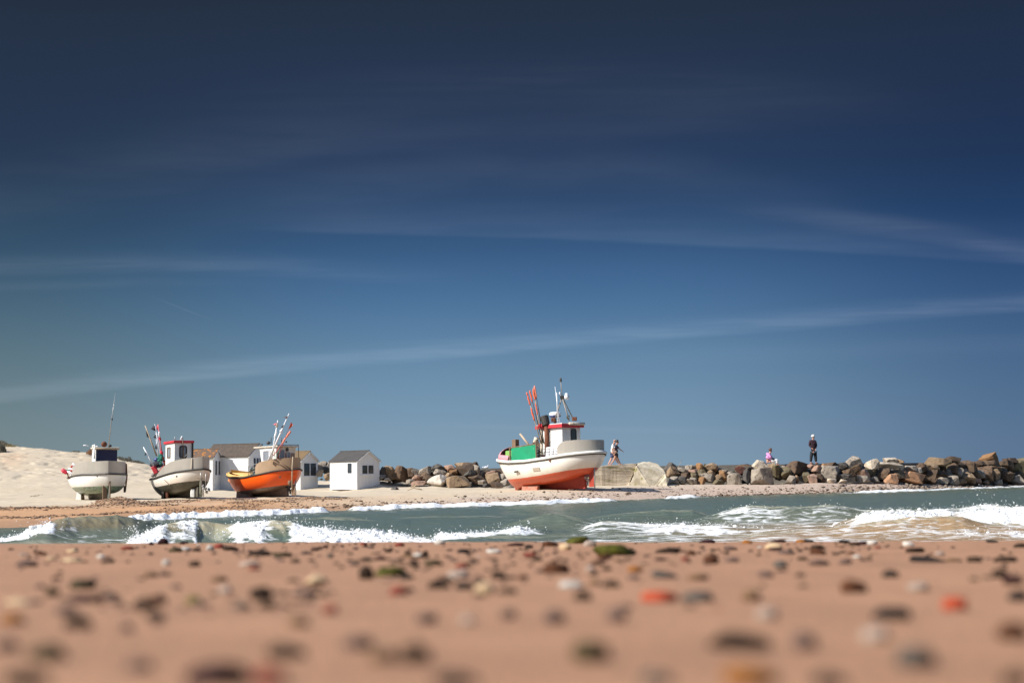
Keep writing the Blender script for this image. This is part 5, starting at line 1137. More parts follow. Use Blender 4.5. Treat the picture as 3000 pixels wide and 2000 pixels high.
rock(1971, 1385, 38, 36, 'tan', 'upright grey-tan boulder first right of the concrete block', lm='first boulder past the block'); rock(1998, 1376, 30, 16, 'grey'); rock(2005, 1394, 50, 24, 'brown'); rock(2029, 1381, 34, 13, 'pink'); rock(2034, 1395, 22, 24, 'olive'); rock(1974, 1408, 38, 24, 'grey'); rock(1998, 1408, 24, 24, 'dgrey'); rock(2018, 1411, 30, 16, 'grey'); rock(2032, 1410, 22, 22, 'grey')
rock(2051, 1369, 22, 24, 'orange', 'left of two orange-tan boulders standing up against the wall', lm='pair against the wall'); rock(2083, 1371, 38, 28, 'tan', 'right of two tan boulders standing up against the wall'); rock(2056, 1385, 34, 18, 'olive'); rock(2082, 1385, 26, 18, 'tan'); rock(2071, 1399, 46, 28, 'grey'); rock(2054, 1408, 28, 24, 'orange')
rock(2117, 1381, 30, 11, 'grey'); rock(2136, 1385, 34, 11, 'grey'); rock(2119, 1394, 28, 32, 'orange', 'orange-tan boulder with pointed top, left of the round grey boulder', lm='pointed orange-tan boulder'); rock(2101, 1400, 28, 20, 'tan'); rock(2149, 1404, 44, 34, 'grey', 'round grey boulder at the foot of the heap left of the biggest grey one', dd=-.3, lm='round grey boulder', blunt=.2); rock(2105, 1412, 36, 14, 'olive', dd=-.2); rock(2162, 1393, 24, 14, 'grey')
rock(2166, 1379, 30, 26, 'red'); rock(2178, 1365, 44, 11, 'brown'); rock(2187, 1392, 26, 50, 'dgrey', 'tall dark grey boulder leaning left of the biggest grey boulder', deep=.7, lm='tall dark boulder')
rock(2229, 1370, 72, 42, 'pale', 'pale boulder under the seated person in pink', lm='pale boulder under the seated person', deep=.75); rock(2230, 1395, 66, 48, 'grey', 'biggest smooth grey boulder, below the seated person', dd=-.4, lm='biggest grey boulder', blunt=.3)
rock(2262, 1375, 24, 34, 'tan'); rock(2273, 1381, 26, 38, 'olive'); rock(2325, 1375, 94, 46, 'brown', 'biggest speckled brown boulder, between the seated and the standing person', deep=.6, lm='biggest brown boulder', blunt=.35); rock(2298, 1387, 36, 36, 'olive'); rock(2318, 1404, 30, 22, 'grey'); rock(2335, 1403, 14, 22, 'tan'); rock(2361, 1398, 22, 28, 'olive')
rock(2373, 1365, 28, 13, 'pink'); rock(2393, 1377, 32, 26, 'pink'); rock(2379, 1403, 30, 28, 'pink', 'pinkish pointed boulder at the sand below the standing person', dd=-.3, lm='pinkish pointed boulder'); rock(2402, 1401, 30, 28, 'dbrown'); rock(2415, 1367, 20, 18, 'orange'); rock(2437, 1362, 36, 14, 'brown'); rock(2432, 1382, 62, 38, 'grey', 'big grey wedge-shaped boulder right of the standing person', lm='big grey wedge', dd=-.1); rock(2460, 1395, 60, 16, 'dgrey'); rock(2471, 1365, 26, 20, 'dgrey')
rock(2499, 1357, 52, 40, 'grey', 'grey peaked boulder rising above the wall, left of the pale slab', lm='grey peaked boulder', deep=.7); rock(2507, 1374, 32, 26, 'brown'); rock(2485, 1386, 42, 26, 'brown'); rock(2526, 1387, 42, 26, 'pink'); rock(2528, 1401, 42, 18, 'grey'); rock(2437, 1407, 26, 11, 'pale', dd=-.4); rock(2470, 1408, 22, 9, 'pale', dd=-.4)
rock(2556, 1362, 40, 34, 'pale', 'blunt pale end boulder left of the long pale slab', lm='blunt pale boulder'); rock(2598, 1363, 92, 20, 'pale', 'long pale slab tilted down to the right on top of the heap', tilt=.12, lm='long pale slab', deep=.4); rock(2611, 1349, 42, 17, 'pale', 'pale boulder lying behind the long pale slab', dd=.6); rock(2587, 1387, 48, 30, 'brown'); rock(2608, 1403, 42, 30, 'peach', 'round peach-coloured boulder at the sand, left of the biggest peach one', dd=-.4, lm='round peach boulder', blunt=.25); rock(2563, 1404, 28, 18, 'grey')
rock(2636, 1351, 24, 12, 'tan'); rock(2634, 1388, 46, 28, 'tan'); rock(2665, 1402, 82, 36, 'peach', 'biggest peach-coloured boulder at the waterside', dd=-.4, lm='biggest peach boulder', blunt=.3); rock(2680, 1380, 38, 20, 'grey'); rock(2668, 1371, 32, 14, 'grey'); rock(2699, 1368, 30, 24, 'brown'); rock(2734, 1371, 36, 24, 'tan'); rock(2745, 1352, 80, 24, 'tan', 'long tan-brown boulder along the top of the wall at the right', deep=.5, lm='long tan-brown boulder'); rock(2787, 1352, 48, 28, 'dbrown')
rock(2720, 1392, 44, 30, 'brown'); rock(2726, 1406, 38, 26, 'brown'); rock(2757, 1389, 50, 20, 'dbrown'); rock(2758, 1407, 40, 22, 'grey'); rock(2790, 1405, 36, 32, 'grey'); rock(2789, 1372, 36, 30, 'brown'); rock(2804, 1382, 36, 30, 'grey'); rock(2822, 1397, 64, 32, 'tan', 'broad tan-brown boulder low in the right part of the heap', lm='broad tan-brown boulder'); rock(2838, 1366, 52, 32, 'brown'); rock(2817, 1411, 30, 16, 'tan'); rock(2843, 1408, 32, 24, 'tan'); rock(2863, 1409, 22, 15, 'pink'); rock(2868, 1389, 34, 22, 'grey')
rock(2896, 1343, 56, 36, 'orange', 'rusty orange-brown peaked boulder highest on the heap at the right', deep=.6, lm='rusty peaked boulder', dd=.3); rock(2901, 1363, 58, 32, 'brown'); rock(2889, 1389, 50, 44, 'brown'); rock(2914, 1389, 32, 32, 'tan', tilt=-.5); rock(2948, 1363, 42, 38, 'dbrown'); rock(2952, 1394, 40, 32, 'brown'); rock(2983, 1372, 52, 56, 'olive', 'tall olive-brown boulder at the right edge of the photo', lm='tall olive boulder'); rock(2975, 1404, 42, 28, 'grey')
rock(2925, 1412, 30, 16, 'grey'); rock(2890, 1414, 26, 14, 'tan'); rock(3005, 1398, 40, 40, 'brown'); rock(2958, 1350, 40, 16, 'dbrown'); rock(2870, 1358, 34, 18, 'dbrown', dd=.4)
# left of the free-standing hut, between it and the ochre-roofed hut
rock(942, 1366, 30, 30, 'grey', 'grey boulder high in the gap between the two right huts', dd=3, lm='grey boulder between the huts'); rock(956, 1378, 24, 28, 'dgrey', dd=3); rock(938, 1387, 22, 18, 'pale', dd=2.5); rock(958, 1396, 18, 22, 'tan', dd=2); rock(941, 1403, 9, 5, 'dgrey', dd=0); rock(960, 1360, 16, 16, 'pale', dd=3)
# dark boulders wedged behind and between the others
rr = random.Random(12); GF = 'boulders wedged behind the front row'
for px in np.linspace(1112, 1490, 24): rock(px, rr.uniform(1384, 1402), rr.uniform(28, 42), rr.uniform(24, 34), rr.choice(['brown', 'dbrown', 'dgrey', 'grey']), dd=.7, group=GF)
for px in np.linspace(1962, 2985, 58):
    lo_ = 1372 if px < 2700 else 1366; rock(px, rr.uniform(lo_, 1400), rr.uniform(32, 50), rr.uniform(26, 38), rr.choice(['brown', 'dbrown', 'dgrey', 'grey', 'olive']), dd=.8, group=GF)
used = set()
LMS = [(px, py, lm) for (_, px, py, w_, h_, c_, l_, lm) in ROCKS if lm]
def relate(px, py, lms, skip=0):
    q = sorted(lms, key=lambda a: math.hypot(a[0] - px, (a[1] - py) * 1.3))[skip]
    dx, dy = px - q[0], py - q[1]
    if abs(dx) > 1.2 * abs(dy): r_ = 'right of the ' if dx > 0 else 'left of the '
    else: r_ = 'below the ' if dy > 0 else 'above the '
    return r_ + q[2]
for (o, px, py, w_, h_, c_, l_, lm) in ROCKS:
    if l_: o['label'] = l_; used.add(l_); continue
    if o['group'] == GF: o['label'] = WORD[c_] + ' boulder wedged in the shadows behind the front boulders'; continue
    shape = 'flat' if w_ > 2 * h_ else 'upright' if h_ > w_ else 'squat' if w_ > 1.45 * h_ else 'blocky'
    size = 'small' if w_ * h_ < 500 else 'large' if w_ * h_ > 1500 else 'medium'
    base_ = f'{size} {shape} {WORD[c_]} boulder '
    for cand in (base_ + relate(px, py, LMS), base_ + 'just ' + relate(px, py, LMS), base_ + 'a bit ' + relate(px, py, LMS, 1), base_ + 'farther ' + relate(px, py, LMS, 2), base_ + 'well ' + relate(px, py, LMS, 3)):
        if cand not in used: break
    used.add(cand); o['label'] = cand

# ------------------------------------------------------------------ dune grass and bushes on the skyline
mat('grass_dry', (.20, .15, .07), (.12, .10, .045), 3, .9); mat('bush_rust', (.26, .12, .05), (.18, .09, .04), 4, .9); mat('bush_dark', (.075, .07, .05), (.11, .10, .075), 4, .9)
def tuft(px, py, d, wpx, hpx, m, label, n=240, name='marram_grass', cat='dune grass', lean=.3):
    s = d / FPX; base = P(px, py, d); z0 = float(ground_far(np.array([px]), np.array([d]))[0]); mb = MB(); rr = random.Random(int(px))
    for _ in range(n):
        u = rr.gauss(0, .42); x = base.x + u * wpx * s * .5; y = d + rr.gauss(0, .35); h = hpx * s * rr.uniform(.4, 1.1) * math.exp(-u * u) * 1.05
        zz = float(ground_far(np.array([px + u * wpx * .5]), np.array([y]))[0]) - .03
        dx, dy, r_ = rr.gauss(lean, .4) * h * .6, rr.gauss(0, .3) * h, rr.uniform(.012, .03)
        mb.add([(x - r_, y, zz), (x + r_, y, zz), (x + dx * .5 + r_ * .7, y + dy * .5, zz + h * .7), (x + dx * .5 - r_ * .7, y + dy * .5, zz + h * .7), (x + dx, y + dy, zz + h)], [(0, 1, 2, 3), (3, 2, 4)])
    o = mb.build(name, m, None, recalc=False); tag(o, label, cat, 'dune plants on the skyline'); return o
tuft(4, 1297, 125, 36, 13, 'bush_dark', 'dark low bush on the dune crest at the left edge', 300, 'dune_bush', 'bush', .1)
tuft(-6, 1325, 119, 44, 34, 'bush_dark', 'grey-brown bush patch on the dune face at the left edge', 420, 'dune_bush', 'bush', .1)
tuft(25, 1302, 124.5, 55, 7, 'grass_dry', 'dry tan grass fringe along the dune crest, far left', 320)
tuft(222, 1326, 122.5, 34, 6, 'bush_dark', 'short dark grass strip on the dune crest left of the navy-panelled boat', 200)
tuft(266, 1332, 121.5, 22, 16, 'bush_rust', 'rust-brown bush on the dune crest beside the navy wheelhouse', 300, 'dune_bush', 'bush', .1)
tuft(352, 1346, 120, 34, 8, 'bush_dark', 'low dark grass strip just right of the navy-panelled boat', 220)
tuft(374, 1349, 119.5, 22, 15, 'bush_dark', 'spiky dark bush on the skyline between the two left boats', 260, 'dune_bush', 'bush', .1)
tuft(402, 1356, 119, 60, 9, 'bush_dark', 'long dark grass strip on the skyline left of the red-roofed boat', 380)
tuft(103, 1457, 86, 26, 4, 'grass_dry', 'tiny grass sprig on the sand left of the navy-panelled boat', 60)

# ------------------------------------------------------------------ driftwood and the gull
mb = MB(); mb.tube([P(1190, 1437, 91), P(1210, 1428, 91), P(1226, 1431, 91), P(1237, 1434, 91)], [.03, .05, .05, .02], 7); mb.tube([P(1210, 1428, 91), P(1218, 1421, 91), P(1222, 1419, 91)], [.05, .04, .015], 7); mb.tube([P(1203, 1424, 91), P(1216, 1421, 91)], [.015, .03], 6)
tag(mb.build('driftwood', 'pale_wood', None, True), 'bleached forked driftwood on the sand in front of the boulders', 'driftwood')
c = P(1424, 1368.5, 97.6); mb = MB(); mb.ball(c, .10, 2, 1.6, .8, .8); mb.ball(c + Vector((.14, 0, .10)), .055, 2); mb.tube([c + Vector((-.10, 0, .02)), c + Vector((-.28, 0, .03))], [.05, .015], 6); mb.tube([c + Vector((.18, 0, .10)), c + Vector((.24, 0, .09))], [.015, .004], 5); mb.tube([c, c + Vector((.0, 0, -.14))], .01, 5)
tag(mb.build('seagull', 'white_plastic', None, True), 'white seagull standing on the breakwater wall left of the big boat', 'bird')

# ------------------------------------------------------------------ people
mat('skin', (.52, .28, .20), (.46, .24, .17), 6, .55); mat('skin_tan', (.42, .21, .14), (.36, .18, .12), 6, .55)
mat('shirt_white', (.76, .77, .76), (.70, .71, .71), 8, .85); mat('shorts_blue', (.035, .05, .12), (.06, .07, .14), 8, .85); mat('shorts_black', (.012, .014, .025), None, 8, .85)
mat('blouse', (.02, .02, .038), (.03, .03, .05), 8, .85, spots=((.55, .53, .56), 11, .60)); mat('hair_dark', (.025, .016, .012), None, 12, .6); mat('hair_auburn', (.10, .028, .016), (.06, .02, .012), 12, .6); mat('hair_white', (.74, .70, .64), (.62, .57, .5), 14, .7)
mat('jacket_pink', (.66, .29, .56), (.58, .24, .49), 6, .8); mat('trousers_white', (.76, .76, .74), None, 6, .85); mat('jacket_maroon', (.035, .009, .015), (.022, .008, .016), 6, .8); mat('jacket_navy', (.012, .018, .04), None, 6, .8); mat('trousers_black', (.01, .011, .014), None, 6, .8); mat('bag_tan', (.34, .22, .18), None, 6, .7); mat('shoe_brown', (.22, .10, .06), None, 6, .7)
def skinned(name, pts, edges, m, parent, root=0, sub=2):
    """pts: [(world point, radius)]"""
    me = bpy.data.meshes.new(name); off = parent.location
    me.from_pydata([tuple(Vector(p) - off) for p, r in pts], edges, []); me.update()
    o = bpy.data.objects.new(name, me); C.objects.link(o); o.parent = parent
    md = o.modifiers.new('Skin', 'SKIN'); md.use_smooth_shade = True
    if not me.skin_vertices: me.skin_vertices.new() if hasattr(me.skin_vertices, 'new') else None
    sv = me.skin_vertices[0].data
    for i, (p, r) in enumerate(pts): sv[i].radius = (r, r) if not isinstance(r, tuple) else r; sv[i].use_root = (i == root)
    if sub: s_ = o.modifiers.new('Sub', 'SUBSURF'); s_.levels = s_.render_levels = sub
    me.materials.append(MATS[m]); return o
def add_limb_hand(pts, edges, wrist_i, dirv, side):
    """palm, four curled unequal fingers and a thumb off the side of the palm"""
    w_ = Vector(pts[wrist_i][0]); dv = Vector(dirv).normalized(); sv = Vector(side).normalized(); nv = dv.cross(sv).normalized()
    pi = len(pts); pts.append((w_ + dv * .05, .028)); edges.append((wrist_i, pi))
    for k, ln in enumerate((.070, .080, .075, .058)):
        a = w_ + dv * .085 + sv * (.026 - .0175 * k); b = a + dv * ln * .55 - nv * .008; c = b + dv * ln * .3 - nv * .026
        i = len(pts); pts += [(a, .0095), (b, .0088), (c, .007)]; edges += [(pi, i), (i, i + 1), (i + 1, i + 2)]
    a = w_ + dv * .04 + sv * .036; b = a + dv * .035 + sv * .018 - nv * .008; i = len(pts); pts += [(a, .012), (b, .009)]; edges += [(pi, i), (i, i + 1)]
def person(label, d, J, skin='skin', slim=1.0):
    """J: joints in photo pixels (px, py, depth offset). Returns root and points"""
    W = {k: P(v[0], v[1], d + (v[2] if len(v) > 2 else 0)) for k, v in J.items()}
    fx = (W['footl'] + W['footr']) / 2 if 'footl' in W else W['hip']; root = empty('person', Vector((W['hip'].x, d, min(W['footl'].z, W['footr'].z))), label, 'person', None)
    fwd = Vector((1, 0, 0)); pts, ed = [], []
    def add(p, r, frm=None):
        pts.append((p, r)); i = len(pts) - 1
        if frm is not None: ed.append((frm, i))
        return i
    hip = add(W['hip'], .125 * slim); waist = add(W['hip'].lerp(W['neck'], .42), .115, hip); chest = add(W['hip'].lerp(W['neck'], .78), .135, waist); neck = add(W['neck'], .055, chest)
    hd = W['head']; jaw = add(hd - UP * .06 + fwd * .015, .072, neck); skull = add(hd + UP * .02 - fwd * .005, .092, jaw); crown = add(hd + UP * .085, .06, skull)
    add(hd + fwd * .105 - UP * .015, .016, jaw); add(hd + fwd * .085 - UP * .06, .022, jaw)
    for s_, yy in (('l', -.07), ('r', .07)): add(hd + Vector((-.01, yy + (.02 if yy > 0 else -.02), -.005)), .018, skull)
    for s_ in 'lr':
        if 'sho' + s_ in W:
            a = add(W['sho' + s_], .055, chest); b = add(W['elb' + s_], .042, a); c = add(W['wri' + s_], .028, b)
            dv = W['wri' + s_] - W['elb' + s_]; add_limb_hand(pts, ed, c, dv, Vector((0, 1 if s_ == 'r' else -1, .3)))
        y = -.09 if s_ == 'l' else .09
        t = add(W['hip'] + Vector((0, y, -.06)), .095 * slim, hip); k = add(W['knee' + s_], .062 * slim, t); cf = add(W['knee' + s_].lerp(W['foot' + s_], .35), .058 * slim, k); an = add(W['foot' + s_] + UP * .09, .036, cf); he = add(W['foot' + s_] + UP * .035, .038, an); add(W['foot' + s_] + fwd * .15 + UP * .03, .032, he)
    skinned('body', pts, ed, skin, root); return root, W
def garment(name, path, edges, m, root): return skinned(name, path, edges, m, root)
def hair_cap(root, hd, m, r=.115, back=.02, low=.0, name='hair'):
    mb = MB(); bm = bmesh.new(); bmesh.ops.create_icosphere(bm, subdivisions=3, radius=1); bm.verts.index_update(); vs = []
    for v in bm.verts:
        n = 1 + .10 * mnoise.noise(v.co * 4 + hd); z = v.co.z if v.co.z > -.35 + low else (-.35 + low) * .9; x = v.co.x if not (v.co.x > .55 and v.co.z < .35) else .50
        vs.append((hd.x - back + x * r * n, hd.y + v.co.y * r * .95 * n, hd.z + .035 + z * r * 1.05 * n))
    fs = [tuple(v.index for v in f.verts) for f in bm.faces]; bm.free(); return mb.add(vs, fs).build(name, m, root, True)
# the walking couple
J = dict(head=(1800.5, 1290.5), neck=(1798, 1299), hip=(1794.5, 1328), shol=(1796, 1304, -.17), elbl=(1794, 1317, -.22), wril=(1797, 1330, -.2), shor=(1797, 1304, .17), elbr=(1801, 1316, .2), wrir=(1805, 1327, .2),
         kneel=(1790, 1345, -.08), footl=(1782, 1362.5, -.08), kneer=(1804, 1344, .08), footr=(1812, 1361, .08))
root, W = person('bald man in white shirt and blue shorts walking on the concrete block behind a woman', 93.6, J)
garment('shirt', [(W['hip'] + UP * .02, .155), (W['hip'].lerp(W['neck'], .4), .15), (W['hip'].lerp(W['neck'], .76), .16), (W['neck'] - UP * .02, .075), (W['shol'], .075), (W['shol'].lerp(W['elbl'], .75), .062), (W['shor'], .075), (W['shor'].lerp(W['elbr'], .75), .062)], [(0, 1), (1, 2), (2, 3), (2, 4), (4, 5), (2, 6), (6, 7)], 'shirt_white', root)
hp = W['hip']; garment('shorts', [(hp - UP * .02, .14), (hp + Vector((0, -.09, -.07)), .115), (W['kneel'] + UP * .07, .09), (hp + Vector((0, .09, -.07)), .115), (W['kneer'] + UP * .07, .09)], [(0, 1), (1, 2), (0, 3), (3, 4)], 'shorts_blue', root)
J = dict(head=(1809, 1294), neck=(1806, 1302), hip=(1804.5, 1329), shol=(1803, 1306, -.16), elbl=(1799, 1317, -.2), wril=(1800, 1328, -.2), shor=(1807, 1306, .16), elbr=(1814, 1314, .18), wrir=(1823, 1320.5, .2),
         kneel=(1799, 1346, -.08), footl=(1788.5, 1363.5, -.08), kneer=(1811, 1345, .08), footr=(1817, 1360.5, .08))
root, W = person('dark-haired woman in black patterned blouse and dark shorts walking, arm swung forward', 92.9, J, 'skin_tan')
garment('blouse', [(W['hip'] + UP * .02, .15), (W['hip'].lerp(W['neck'], .4), .145), (W['hip'].lerp(W['neck'], .76), .155), (W['neck'] - UP * .02, .07), (W['shol'], .075), (W['shol'].lerp(W['elbl'], .8), .068), (W['shor'], .075), (W['shor'].lerp(W['elbr'], .9), .064)], [(0, 1), (1, 2), (2, 3), (2, 4), (4, 5), (2, 6), (6, 7)], 'blouse', root)
hp = W['hip']; garment('shorts', [(hp - UP * .02, .14), (hp + Vector((0, -.09, -.08)), .115), (W['hip'].lerp(W['kneel'], .52), .095), (hp + Vector((0, .09, -.08)), .115), (W['hip'].lerp(W['kneer'], .52), .095)], [(0, 1), (1, 2), (0, 3), (3, 4)], 'shorts_black', root)
hair_cap(root, W['head'], 'hair_dark', .112, .02, -.15)
c_ = P(1802, 1322, 92.66); mb = MB(); mb.box(lambda x, y, z: c_ + Vector((x, y, z)), -.11, .11, -.04, .04, -.08, .06, .03, .01); o = mb.build('shoulder_bag', 'bag_tan', None, bevel=.03); tag(o, 'small tan bag held at the hip of the walking woman', 'bag')
# the seated woman
J = dict(head=(2257.5, 1319), neck=(2254, 1328), hip=(2248, 1351), shol=(2253, 1332, -.17), elbl=(2259, 1341, -.22), wril=(2268, 1345, -.15), shor=(2255, 1332, .17), elbr=(2262, 1341, .2), wrir=(2271, 1345, .12),
         kneel=(2276, 1347.5, -.10), footl=(2276, 1362, -.10), kneer=(2277, 1347, .10), footr=(2279, 1362, .10))
root, W = person('seated person in pink hooded jacket and white trousers on a pale boulder', 92.9, J, slim=.6)
garment('jacket', [(W['hip'] - UP * .0, .19), (W['hip'].lerp(W['neck'], .42), .165), (W['hip'].lerp(W['neck'], .78), .17), (W['neck'] - UP * .01 - Vector((.03, 0, 0)), .095), (W['shol'], .085), (W['elbl'], .075), (W['shor'], .085), (W['elbr'], .075), (W['hip'] + Vector((.20, 0, .03)), .12)], [(0, 1), (1, 2), (2, 3), (2, 4), (4, 5), (2, 6), (6, 7), (0, 8)], 'jacket_pink', root)
garment('cuffs', [(W['elbl'], .06), (W['wril'], .045)], [(0, 1)], 'shorts_blue', root); garment('cuffs', [(W['elbr'], .06), (W['wrir'], .045)], [(0, 1)], 'shorts_blue', root)
MB().ball(W['neck'] + Vector((-.10, 0, -.03)), .12, 3, 1, 1.3, .75).build('hood', 'jacket_pink', root, True)
hp = W['hip']; garment('trousers', [(hp + Vector((.08, 0, -.02)), .17), (W['kneel'] + Vector((0, 0, 0)), .11), (W['footl'] + UP * .10, .085), (W['kneer'], .11), (W['footr'] + UP * .10, .085)], [(0, 1), (1, 2), (0, 3), (3, 4)], 'trousers_white', root)
hair_cap(root, W['head'], 'hair_auburn', .122, .0, -.35)
# the standing person
J = dict(head=(2382.5, 1279.5), neck=(2381, 1287), hip=(2383, 1320), shol=(2373, 1292, -.05), elbl=(2371, 1304, -.05), wril=(2379, 1313, -.16), shor=(2389, 1292, .06), elbr=(2392, 1305, .05), wrir=(2389, 1315, -.1),
         kneel=(2376.5, 1338, -.03), footl=(2375.5, 1358, -.03), kneer=(2389.5, 1338, .03), footr=(2391, 1358, .03))
root, W = person('white-haired person in dark jacket and black trousers standing on the breakwater wall', 97.4, J, slim=.6)
garment('jacket', [(W['hip'] - UP * .10, .17), (W['hip'].lerp(W['neck'], .4), .17), (W['hip'].lerp(W['neck'], .78), .175), (W['neck'] - UP * .0, .075), (W['shol'], .085), (W['elbl'], .07), (W['wril'] + UP * .04, .05), (W['shor'], .085), (W['elbr'], .07), (W['wrir'] + UP * .04, .05)], [(0, 1), (1, 2), (2, 3), (2, 4), (4, 5), (5, 6), (2, 7), (7, 8), (8, 9)], 'jacket_maroon', root)
hp = W['hip']; garment('trousers', [(hp + UP * .05, .19), (hp + Vector((-.10, 0, -.12)), .14), (W['kneel'], .11), (W['footl'] + UP * .12, .085), (hp + Vector((.10, 0, -.12)), .14), (W['kneer'], .11), (W['footr'] + UP * .12, .085)], [(0, 1), (1, 2), (2, 3), (0, 4), (4, 5), (5, 6)], 'trousers_black', root)
for s_ in 'lr': MB().ball(W['foot' + s_] + Vector((.05, -.02, .04)), .07, 2, 1.7, .9, .7).build('shoe', 'shoe_brown', root, True)
hair_cap(root, W['head'], 'hair_white', .130, .01, .05)

# ------------------------------------------------------------------ stones on the near sand
SC = {'maroon': ((.075, .022, .022), (.04, .015, .018)), 'red': ((.30, .06, .035), (.22, .05, .035)), 'brightred': ((.42, .075, .03), (.34, .06, .03)), 'rust': ((.19, .07, .028), (.12, .05, .025)), 'olive': ((.13, .10, .04), (.08, .06, .03)), 'grey': ((.20, .17, .14), (.14, .12, .10)), 'white': ((.62, .58, .52), (.5, .45, .38)),
      'cream': ((.58, .42, .25), (.48, .34, .2)), 'brown': ((.12, .07, .042), (.08, .05, .03)), 'dbrown': ((.085, .048, .028), (.055, .033, .02)), 'black': ((.035, .028, .024), (.05, .04, .034)), 'mauve': ((.20, .125, .10), (.155, .10, .08)), 'green': ((.10, .10, .012), (.055, .05, .01)), 'tan': ((.30, .18, .095), (.24, .14, .08)), 'orange': ((.38, .15, .03), (.28, .11, .03)), 'pale': ((.46, .36, .29), (.38, .29, .23)), 'lime': ((.25, .20, .06), (.19, .15, .05))}
SW = {'maroon': 'dark maroon', 'red': 'dull red', 'brightred': 'bright brick-red', 'rust': 'rust-brown', 'olive': 'olive-brown', 'grey': 'grey', 'white': 'white', 'cream': 'cream', 'brown': 'brown', 'dbrown': 'dark brown', 'black': 'black', 'mauve': 'mauve', 'green': 'mossy green', 'tan': 'tan', 'orange': 'orange', 'pale': 'pale pinkish', 'lime': 'yellow-green'}
for k, (a, b) in SC.items():
    f_ = {'white': .8, 'cream': .85, 'brightred': .8, 'orange': .7, 'pale': .7, 'lime': .75, 'green': .8, 'tan': .6, 'mauve': .6, 'red': .65, 'grey': .45}.get(k, .42); a = tuple(v * f_ for v in a); b = tuple(v * f_ for v in b)
    mat('stone_' + k, a, b, 26, .7, .3, 90, rand=.1, spec=.1)
PXS, PDS = {}, {}
def hit_near(px, py):
    """where the line of sight through (px, py) meets the near sand"""
    lo_, hi_ = .3, 12.5
    for _ in range(50):
        m_ = (lo_ + hi_) / 2; p = P(px, py, m_)
        if p.z > float(near_z(np.array([p.x]), np.array([m_]))[0]): lo_ = m_
        else: hi_ = m_
    return P(px, py, min(lo_, 12.0)), lo_
_sv, _sf = ico(3)
def stone_mesh(w, dp, h, seed, m):
    rr = random.Random(seed); off = Vector((seed * 1.37, seed * .7, 0)); vs = []
    pw = rr.uniform(.75, 1.0)
    for v in _sv:
        q = Vector([math.copysign(abs(c) ** pw, c) for c in v]); n = 1 + .22 * mnoise.noise(q * 1.1 + off) + .09 * mnoise.noise(q * 2.6 + off)
        vs.append((q.x * n * w / 2, q.y * n * dp / 2, q.z * n * h / 2))
    me = bpy.data.meshes.new('pebble'); me.from_pydata(vs, [], _sf); me.update(); me.polygons.foreach_set('use_smooth', [True] * len(_sf)); me.materials.append(MATS['stone_' + m]); return me
STONES = []
def stone(px, py, w, h, col, label=None, lm=None, k=1.0):
    p, d = hit_near(px, py + h * .32); s = d / FPX; W = w * s * 1.02 * k; Hh = max(h * s * 1.0 * k, W * .22); dp = min(W * .85, Hh * 2.6 + .01)
    me = stone_mesh(W, dp, Hh, int(px * 3 + py) % 997, col); o = bpy.data.objects.new('pebble', me); o.location = (p.x, d + dp * .35, float(near_z(np.array([p.x]), np.array([d + dp * .35]))[0]) + Hh * .22)
    o.rotation_euler = (0, random.uniform(-.12, .12), random.uniform(-.5, .5)); C.objects.link(o); o['category'] = 'pebble'; o['group'] = 'pebbles on the near sand'; STONES.append((o, px, py, w, h, col, label, lm))
stone(476, 1586, 34, 24, 'maroon', 'dark maroon stone poking up against the white surf at the left', 'maroon crest stone'); stone(442, 1592, 14, 12, 'maroon'); stone(530, 1590, 16, 12, 'maroon'); stone(370, 1605, 38, 13, 'red'); stone(512, 1611, 40, 20, 'olive'); stone(540, 1608, 34, 14, 'white'); stone(614, 1605, 24, 20, 'white'); stone(640, 1600, 30, 18, 'red'); stone(672, 1606, 44, 18, 'dbrown')
stone(757, 1620, 66, 22, 'dbrown', 'long dark brown stone on the far left of the pebble band', 'long dark brown stone'); stone(825, 1625, 54, 18, 'olive'); stone(208, 1641, 58, 15, 'cream', 'long cream stone among pale pebbles at far left', 'long cream stone'); stone(208, 1613, 34, 12, 'cream'); stone(293, 1630, 24, 15, 'white'); stone(310, 1643, 38, 15, 'brown'); stone(485, 1648, 23, 22, 'white', 'round bright white pebble alone on the left sand', 'round white pebble'); stone(568, 1651, 34, 24, 'dbrown', 'round dark brown pebble right of the bright white one', 'round dark pebble'); stone(72, 1651, 55, 24, 'mauve'); stone(149, 1636, 28, 12, 'cream'); stone(68, 1624, 32, 10, 'pale'); stone(438, 1683, 46, 20, 'tan'); stone(480, 1680, 30, 18, 'mauve')
stone(236, 1712, 72, 40, 'olive', 'large olive-grey stone on top of a dark pair at the left', 'large olive-grey stone'); stone(251, 1755, 84, 30, 'maroon', 'wide dark maroon stone below the large olive-grey one', 'wide maroon stone'); stone(149, 1734, 38, 36, 'olive'); stone(419, 1770, 66, 40, 'dbrown', 'dark brown stone touching a rust-brown one, left foreground', 'dark and rusty pair'); stone(463, 1757, 48, 32, 'rust'); stone(450, 1804, 52, 32, 'brown'); stone(221, 1825, 76, 50, 'brown', 'large soft brown stone under the dark stack at the left', 'large left brown stone'); stone(187, 1790, 62, 32, 'mauve'); stone(565, 1760, 46, 34, 'lime', 'only yellow-green stone, left of centre', 'yellow-green stone'); stone(761, 1738, 64, 48, 'dbrown', 'tall dark brown stone with a brown one below it, left of centre', 'tall dark brown stone'); stone(782, 1772, 50, 32, 'brown'); stone(706, 1776, 50, 26, 'grey'); stone(889, 1736, 68, 28, 'mauve')
